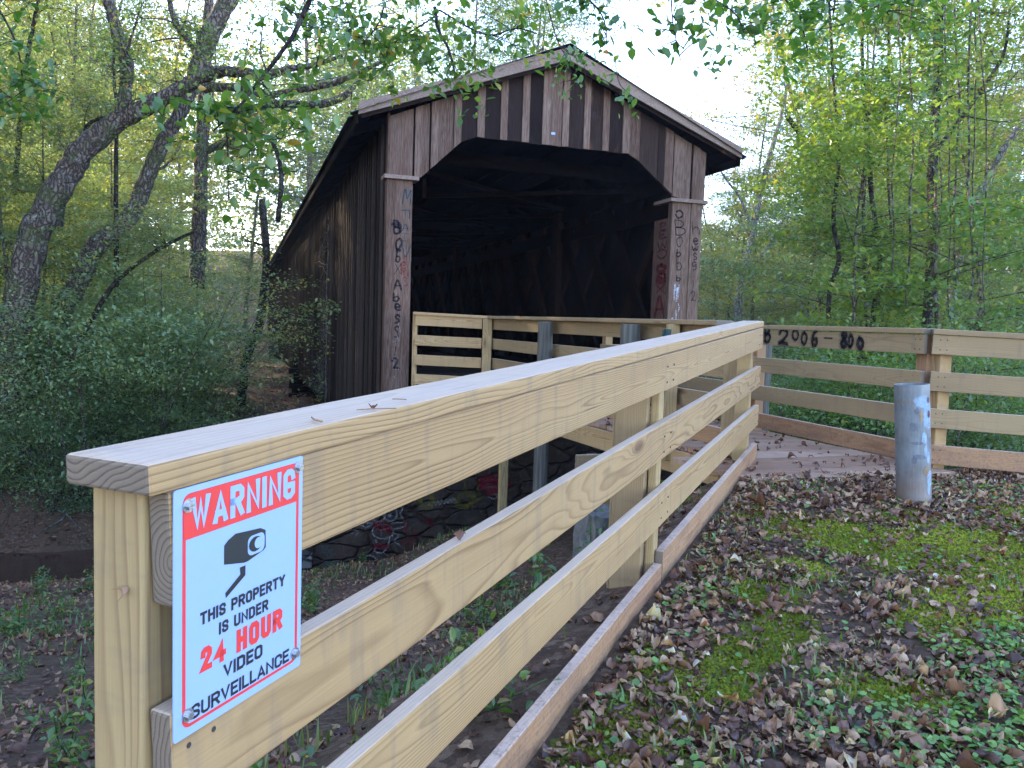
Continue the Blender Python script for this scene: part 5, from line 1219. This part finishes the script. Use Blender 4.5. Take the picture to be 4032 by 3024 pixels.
bough('leafy branch hanging across the top left of the roof ridge', [([z2(1170, -120), z2(1200, 40), z2(1260, 150), z2(1300, 300)], [16, 13, 11, 8]), ([z2(1180, -60), z2(900, 120), z2(860, 200)], [7, 6, 4]), ([z2(1200, -100), z2(1500, 60), z2(1700, 20), z2(1850, 60)], [7, 6, 5, 4])], 7.0, 520, .085, 2, tlen=.6, twn=10)
bough('spray of leaves across the top edge between the two dark branches', [([z2(200, -120), z2(420, 60), z2(400, 280)], [8, 6, 4]), ([z2(600, -150), z2(640, 0), z2(500, 120)], [7, 6, 4]), ([z2(850, -150), z2(800, 0), z2(700, 120)], [7, 6, 4])], 6.5, 420, .085, 3, tlen=.6, twn=11)
bough('sparse leafy twigs dangling over the roof peak', [([z2(1900, -140), z2(1960, 80), z2(2020, 200)], [6, 5, 3]), ([z2(2010, 240), z2(2080, 340), z2(2150, 400)], [4, 3, 3])], 8.2, 90, .075, 4, tlen=.3, twn=7, col=(.8, .9, 1))
bough('leafy twigs hanging in the open sky right of the roof peak', [([(2250, -70), (2370, 60), (2390, 180)], [8, 6, 4]), ([(2640, -60), (2650, 90), (2680, 240)], [7, 5, 4]), ([(2700, -60), (2880, 40), (2930, 130)], [7, 6, 4])], 5.4, 210, .085, 5, tlen=.30, twn=9, col=(.75, .85, .9))
bough('small leaf spray in front of the right roof slope', [([(2420, 240), (2440, 330), (2480, 370)], [4, 3, 2]), ([(2800, 235), (2850, 265)], [3, 2])], 7.5, 50, .09, 6, tlen=.22, twn=4)
bough('hanging branch of larger dark leaves at the top right', [([(3020, -80), (3140, 60), (3180, 200)], [9, 7, 5]), ([(3300, -80), (3280, 60)], [8, 6]), ([(3420, -60), (3500, 60)], [8, 5])], 7.0, 420, .10, 7, tlen=.6, twn=12, col=(.8, .95, .8))
bough('dark leaves hanging at the upper left corner', [([(-60, -60), (60, 160), (90, 330)], [9, 7, 5]), ([(-40, 300), (40, 420)], [6, 4])], 7.0, 260, .09, 8, tlen=.5, twn=11, col=(.7, .85, .8))

# ------------------------------------------------------------------ ground litter and small plants
MOSS = [(1.55, 2.85, .22, .7), (1.15, 2.3, .16, .6), (.7, 1.9, .14, .6), (2.05, 3.55, .50, 1.), (1.70, 3.72, .32, .9), (2.5, 3.5, .5, 1.), (1.0, 3.05, .17, .8), (.57, 2.37, .16, .95), (.80, 2.55, .14, .7), (.98, 2.75, .17, .8), (.25, 2.02, .15, 1.), (1.34, 4.1, .30, .6), (1.9, 3.0, .3, .8), (2.6, 2.9, .4, .7), (1.35, 3.35, .22, .7), (.42, 2.1, .12, .8), (1.95, 4.15, .25, .6), (2.9, 3.9, .5, .8)]
def mossf(x, y):
    m_ = 0*np.asarray(x, float)
    for (a, b, r, w_) in MOSS: m_ = np.maximum(m_, w_*np.exp(-(((x-a)*.9)**2+((y-b)*1.1)**2)/(2*(r*.85)**2)))
    return m_+.55*(vnoise(x, y, .22, 22)-.5)+.35*(vnoise(x, y, .07, 23)-.5)
mo = sm(mossf(GC[:, 0], GC[:, 1]), .22, .5)*(GN < -.04)*(GC[:, 1] < 4.8)*(GC[:, 1] > 0)
go = np_mesh('ground', GV, GF, mo, M['ground'], smooth=True); go['kind'] = 'structure'
def litter(P, size, rng, curl=1.0):
    """dry leaves: 5 x 7 point blades, cupped, rolled and crumpled, lying at random angles"""
    n = len(P); lx = np.linspace(-.5, .5, 7); pr = np.array([.05, .55, .9, 1, .85, .5, .03]); wy = np.array([-1, -.5, 0, .5, 1.])
    s = size*np.exp(np.clip(rng.normal(0, .33, n), -1, .55)); wd = rng.uniform(.17, .33, n); lobe = rng.uniform(0, .38, n)[:, None]*rng.uniform(-1, 1, (n, 7)); cl = rng.normal(.3, .55, n)*curl; cw_ = rng.normal(.8, 1.0, n)*curl; tw_ = rng.normal(0, .7, n)
    L = lx[None, :, None]*np.ones((n, 1, 5)); Wv = (pr[None, :]*(1+lobe))[:, :, None]*wy[None, None, :]*wd[:, None, None]
    bend = rng.normal(0, .5, n)[:, None, None]; Wv = Wv+bend*(L**2-.08)*.5
    W0 = pr[None, :, None]*wy[None, None, :]*wd[:, None, None]
    Zv = cl[:, None, None]*L**2*1.5+cw_[:, None, None]*(W0**2)*3.6+tw_[:, None, None]*L*W0*2+rng.normal(0, .045, (n, 7, 5))+rng.normal(0, .05, (n, 7, 1))
    L = L*(1-.18*np.abs(cl)[:, None, None]*np.abs(L)*2); Wv = Wv*(1-.15*np.minimum(np.abs(cw_), 2.5)[:, None, None]*np.abs(wy)[None, None, :])
    Q = np.stack([L, Wv, Zv], -1)*s[:, None, None, None]
    yaw = rng.uniform(0, 2*pi, n); ti = rng.normal(0, .20, n); ro = rng.normal(0, .30, n)+pi*(rng.random(n) < .5); c, s2 = np.cos, np.sin
    def rot(Q, a, i, j):
        R = Q.copy(); ca, sa = c(a)[:, None, None], s2(a)[:, None, None]; R[..., i] = Q[..., i]*ca-Q[..., j]*sa; R[..., j] = Q[..., i]*sa+Q[..., j]*ca; return R
    Q = rot(Q, ro, 1, 2); Q = rot(Q, ti, 0, 2); Q = rot(Q, yaw, 0, 1)
    Q[..., 2] -= Q[..., 2].min(axis=(1, 2))[:, None, None]*.8
    Q += P[:, None, None, :]; V = Q.reshape(-1, 3); b = (np.arange(n)*35)[:, None, None]
    base = np.array([[i*5+j, (i+1)*5+j, (i+1)*5+j+1, i*5+j+1] for i in range(6) for j in range(4)]); F = (b+base[None]).reshape(-1, 4)
    t = rng.random(n)**1.05; T = np.clip(t[:, None]+rng.normal(0, .035, (n, 24)), 0, 1).ravel(); return V, F, T
def place(n, x0, x1, y0, y1, rng, dens):
    x = rng.uniform(x0, x1, n); y = rng.uniform(y0, y1, n); k = rng.random(n) < dens(x, y); x, y = x[k], y[k]; return np.stack([x, y, ground(x, y)], -1)
def nof(x, y): return (x-R0.x)*rn.x+(y-R0.y)*rn.y
def uv(x, y): return (x-BX)*cos(BA)+(y-BY)*sin(BA), -(x-BX)*sin(BA)+(y-BY)*cos(BA)
rng = np.random.default_rng(3)
def dl(x, y):
    u, v = uv(x, y); n = nof(x, y); ok = (n < -.035)&(v < -6.1)
    f = .10+.80*sm(vnoise(x, y, .55, 1)*.55+vnoise(x, y, .18, 4)*.45, .40, .62); f = (f+.22)*(1-.84*sm(mossf(x, y), .3, .7)); f = np.where(n > -.28, .75, f); f = np.where(y > 4.0, np.maximum(f, .5), f)
    return np.where(ok, np.minimum(f, 1), 0)
Pl = place(60000, -.6, 6, .7, 6.0, rng, dl); Pl[:, 2] += rng.uniform(0, .012, len(Pl))
V, F, T = litter(Pl, .040, rng, .8); T = T**.95
Pq = place(90000, -.6, 6, .7, 5.0, rng, lambda x, y: dl(x, y)*.8+.1*(nof(x, y) < -.04)); V2, F2_, T2 = leaves(Pq+np.array([0, 0, .006]), .020, rng, flat=.35, droop=0, dspread=.25, wid=.7)
o = np_mesh('fallen_leaves', np.concatenate([V, V2]), np.concatenate([F, F2_+len(V)]), np.concatenate([T, T2*.8]), M['litter'], smooth=True); o['kind'] = 'stuff'; o['label'] = 'curled brown fallen leaves on the mossy ground'
def db(x, y):
    u, v = uv(x, y); n = nof(x, y); return np.where((n > .05)&(v < 1.4)&~((u > 1.0)&(v > -6)), .35+.65*sm(vnoise(x, y, .8, 2), .35, .6), 0)
Pb = place(34000, -9, 3, .6, 13, rng, db); V, F, T = litter(Pb, .046, rng, .8); T = T*1.25; 
o = np_mesh('fallen_leaves', V, F, T*.72, M['litter'], smooth=True); o['kind'] = 'stuff'; o['label'] = 'dark leaf litter on the bank left of the railing'
def dfar(x, y):
    u, v = uv(x, y); return np.where((v > 3.9), 1., 0)
Pf = place(34000, -22, 3, 9.5, 34, rng, dfar); V, F, T = leaves(Pf+np.array([0, 0, .02]), .11, rng, flat=.35, droop=0, dspread=.3)
o = np_mesh('fallen_leaves', V, F, T*.8, M['litter']); o['kind'] = 'stuff'; o['label'] = 'leaf litter on the far creek bank'
# deck litter
nD = 300; uu, vv = rng.uniform(1.25, 2.6, nD), rng.uniform(-6.2, -1, nD); Pd = np.array([list(Bp(a, b, -.861)) for a, b in zip(uu, vv)]); V, F, T = litter(Pd, .045, rng); o = np_mesh('fallen_leaves', V, F, T*.5, M['litter'], smooth=True); o['kind'] = 'stuff'; o['label'] = 'dry dark leaves on the boardwalk'
# clover-like ground plants
def dc(x, y):
    n = nof(x, y); u, v = uv(x, y); f = sm(vnoise(x, y, .5, 7)*.55+vnoise(x, y, .09, 8)*.45, .42, .58)*(.2+.8*(1-sm(y, 2.4, 4.2))); return np.where((n < -.05)&(v < -6.3), f*(.25+.75*sm(x-.45*y, -.1, .5))*(1-.75*sm(mossf(x, y), .3, .55)), 0)
Pc = place(110000, -.4, 5, .9, 5, rng, dc); Pc[:, 2] += rng.uniform(.008, .03, len(Pc)); V, F, T = leaves(Pc, .023, rng, flat=.45, droop=.1, dspread=.3, fancy=True, wid=.85, fold=.05)
o = np_mesh('ground_cover', V, F, T, M['clover']); o['kind'] = 'stuff'; o['label'] = 'small round green ground cover leaves'
def blades(P, h, rng, w=.0035):
    n = len(P); a = rng.uniform(0, 2*pi, n); hh = h*rng.uniform(.4, 1.3, n); le = rng.uniform(.1, .8, n); d = np.stack([np.cos(a), np.sin(a), 0*a], -1); s_ = np.stack([-np.sin(a), np.cos(a), 0*a], -1)*w
    m1 = P+d*(hh*le*.35)[:, None]+np.array([0, 0, 1])*(hh*.6)[:, None]; tp_ = P+d*(hh*le)[:, None]+np.array([0, 0, 1])*(hh*(1-.25*le))[:, None]
    V = np.stack([P-s_, P+s_, m1+s_*.8, m1-s_*.8, tp_+s_*.1, tp_-s_*.1], 1).reshape(-1, 3); b = (np.arange(n)*6)[:, None]; F = np.concatenate([b+np.array([0, 1, 2, 3]), b+np.array([3, 2, 4, 5])]); T = rng.random(n); return V, F, np.concatenate([T, T])
def dg_(x, y):
    n = nof(x, y); u, v = uv(x, y); f = sm(vnoise(x, y, .3, 11), .5, .75); return np.where((n < -.03)&(v < -6.2), f, 0)
Pg = place(16000, -.4, 5.5, .9, 5, rng, dg_); V1, F1_, T1 = blades(Pg, .045, rng)
def dg2(x, y):
    n = nof(x, y); u, v = uv(x, y); f = sm(vnoise(x, y, .7, 12), .45, .7); return np.where((n > .15)&(v < 1.2)&~((u > 1.0)&(v > -6)), f, 0)
Pg = place(10000, -7, 2.5, .8, 11, rng, dg2); V2, F2_, T2 = blades(Pg, .10, rng, .005)
o = np_mesh('grass', np.concatenate([V1, V2]), np.concatenate([F1_, F2_+len(V1)]), np.concatenate([T1, T2]), M['grass']); o['kind'] = 'stuff'; o['label'] = 'thin grass blades'
# moss tufts
def dm(x, y):
    n = nof(x, y); u, v = uv(x, y); return np.where((n < -.06)&(v < -6.4), sm(mossf(x, y), .28, .62)*.8, 0)
Pm = place(420000, -.4, 5.5, .9, 5, rng, dm); Pm[:, 2] += .004; V, F, T = leaves(Pm, .014, rng, flat=.9, droop=.5, dspread=.5, wid=.7); Tm = np.clip(vnoise(Pm[:, 0], Pm[:, 1], .3, 5)*.7+rng.random(len(Pm))*.4, 0, 1)
o = np_mesh('moss', V, F, Tm, M['mossleaf']); o['kind'] = 'stuff'; o['label'] = 'yellow green moss patches'
# weeds
def weed(seed, h, nl, ls):
    rng = np.random.default_rng(seed); mb = MB(); C = []
    for k in range(7):
        d = np.array([rng.normal(0, .5), rng.normal(0, .5), 1]); d /= np.linalg.norm(d); bp = bpath(rng, np.array([rng.normal(0, .03), rng.normal(0, .03), 0]), d, h*rng.uniform(.6, 1.1), 5, .15, -.03); mb.tube(bp, [.003]*6, 4, cap=False); C += bp[1:]
    C = np.array(C); idx = rng.integers(0, len(C), nl); P = C[idx]+rng.normal(0, .035, (nl, 3)); P[:, 2] = np.maximum(P[:, 2], .01); return mb, leaves(P, ls, rng, flat=.35, droop=-.1, fancy=True, wid=.5)
WP = []
for s_ in range(3):
    mb, (V, F, T) = weed(s_+60, .30, 90, .055); sm_ = bpy.data.meshes.new('weed_stems'); sm_.from_pydata(mb.v, [], mb.f); sm_.materials.append(M['grass']); o = np_mesh('f', V, F, T, M['leaf_near']); WP.append((sm_, o.data)); bpy.data.objects.remove(o)
rnd = random.Random(5); k = 0
while k < 85:
    x, y = rnd.uniform(-5, 2.2), rnd.uniform(1.2, 10.5); n = float(nof(x, y)); u, v = uv(x, y)
    if n < .22 or v > 1 or (u > .9 and v > -6) or (vnoise(x, y, 1.1, 31) < .5 and n > .8): continue
    e = bpy.data.objects.new('weed', None); COL.objects.link(e); e.location = (x, y, gz(x, y)); s_ = rnd.uniform(.4, 1.0); e.scale = (s_, s_, s_); e.rotation_euler = (0, 0, rnd.uniform(0, 6)); me = rnd.choice(WP); c_ = rnd.choice([(.8, .9, .9), (1, 1, 1), (.7, .85, .9)])
    for nm, m_ in zip(('stems', 'foliage'), me): o = bpy.data.objects.new(nm, m_); COL.objects.link(o); o.parent = e; o.color = (*c_, 1)
    tag(e, 'small leafy green weed on the bank left of the near railing', 'weed', 'weeds on the bank'); k += 1
# leaves and twigs resting on the rails
def one_leaf(p, size, seed, label, tint, up=(0, 0, 1)):
    rng = np.random.default_rng(seed); V, F, T = litter(np.array([[0, 0, 0.]]), size, rng, 1.3); q = Vector((0, 0, 1)).rotation_difference(Vector(up)); V = np.array([list(q @ Vector(v)+Vector(p)) for v in V])
    o = np_mesh('dead_leaf', V, F, np.full(len(F), tint), M['litter'], smooth=True); tag(o, label, 'leaf')
def rtop(sx, sy, w):                                    # point on a rail top edge under a photo pixel
    t_, _ = rayrail(sx, sy); return Rp(t_, .012, w)
one_leaf(rtop(1830, 2020, -.303), .035, 4, 'dark crumpled leaf caught on top of the second rail', .25)
one_leaf(rtop(1490, 1730, .001), .022, 5, 'tiny dry leaf scrap on the cap rail edge', .3)
pl = Rp(.024, .062, -.165); one_leaf(pl, .027, 9, 'small brown leaf stuck to the end post beside the sign', .62, up=-rh)
for (sx, sy, sx2, sy2, lab, w_) in ((1405, 1618, 1560, 1612, 'long thin reddish twig lying on the cap rail', .0011), (1545, 1575, 1600, 1577, 'short rusty twig lying on the cap rail', .001), (1228, 1648, 1268, 1665, 'bent yellow stem lying on the cap rail', .0017)):
    def capP(x, y):
        R = ray(x, y); N_ = rd.cross(rn).normalized(); t_ = R0.dot(N_)/R.dot(N_); return R*t_+ez*.002
    a, b = capP(sx, sy), capP(sx2, sy2); mb = MB(); m_ = (a+b)/2+rn*.006; mb.tube([a, m_, b], w_, 5); tag(mesh_obj('twig', mb, M['pine_low'], None), lab, 'twig')

rnd = random.Random(43)
for k in range(9):
    q = rnd.uniform(-.70, -.36); v = rnd.uniform(4.6, 5.4); y = (BY*cos(BA)-BX*sin(BA)+v)/(cos(BA)-q*sin(BA)); x = q*y
    e = plant('shrub', x, y, rnd.uniform(.4, .62), rnd.choice(SHR), 'shrub', ('stems', 'foliage')); tag(e, 'low leafy shrub overhanging the dark creek bank, '+['first', 'second', 'third', 'fourth', 'fifth', 'sixth', 'seventh', 'eighth', 'ninth'][k]+' of nine', 'shrub', 'low shrubs on the creek bank')
rnd = random.Random(44)
for k in range(40):
    u0_ = rnd.uniform(-9, -1.5); p = Bp(u0_, rnd.uniform(5.0, 5.9), 0); pts = []
    ang = rnd.uniform(-2.2, -.9)
    for i in range(7):
        pts.append(Vector((p.x, p.y, gz(p.x, p.y)+rnd.uniform(-.02, .09)))); p = p+(eu*cos(ang)+ev*sin(ang))*rnd.uniform(.12, .35); ang += rnd.uniform(-.5, .5)
    r0_ = rnd.uniform(.008, .028); mb = MB(); mb.tube(pts, [r0_*(1-.12*i) for i in range(7)], 5)
    tag(mesh_obj('root', mb, M['bark' if k % 3 else 'bark_pale'], None, smooth=True, origin=pts[0]), 'thin bare root running down the dark far creek bank', 'root', 'roots on the creek bank')
# ------------------------------------------------------------------ air
hz = MB(); hz.abox(-262, 262, -122, 302, -6.5, 62); m = NT('haze'); pv = m.n('ShaderNodeVolumePrincipled'); pv.inputs['Color'].default_value = (.93, .96, 1, 1); pv.inputs['Density'].default_value = .0006; pv.inputs['Anisotropy'].default_value = .3
m.l(pv.outputs[0], m.out.inputs['Volume']); ho = mesh_obj('haze', hz, m.m); ho['kind'] = 'stuff'; ho['label'] = 'thin pale haze in the air between the trees'
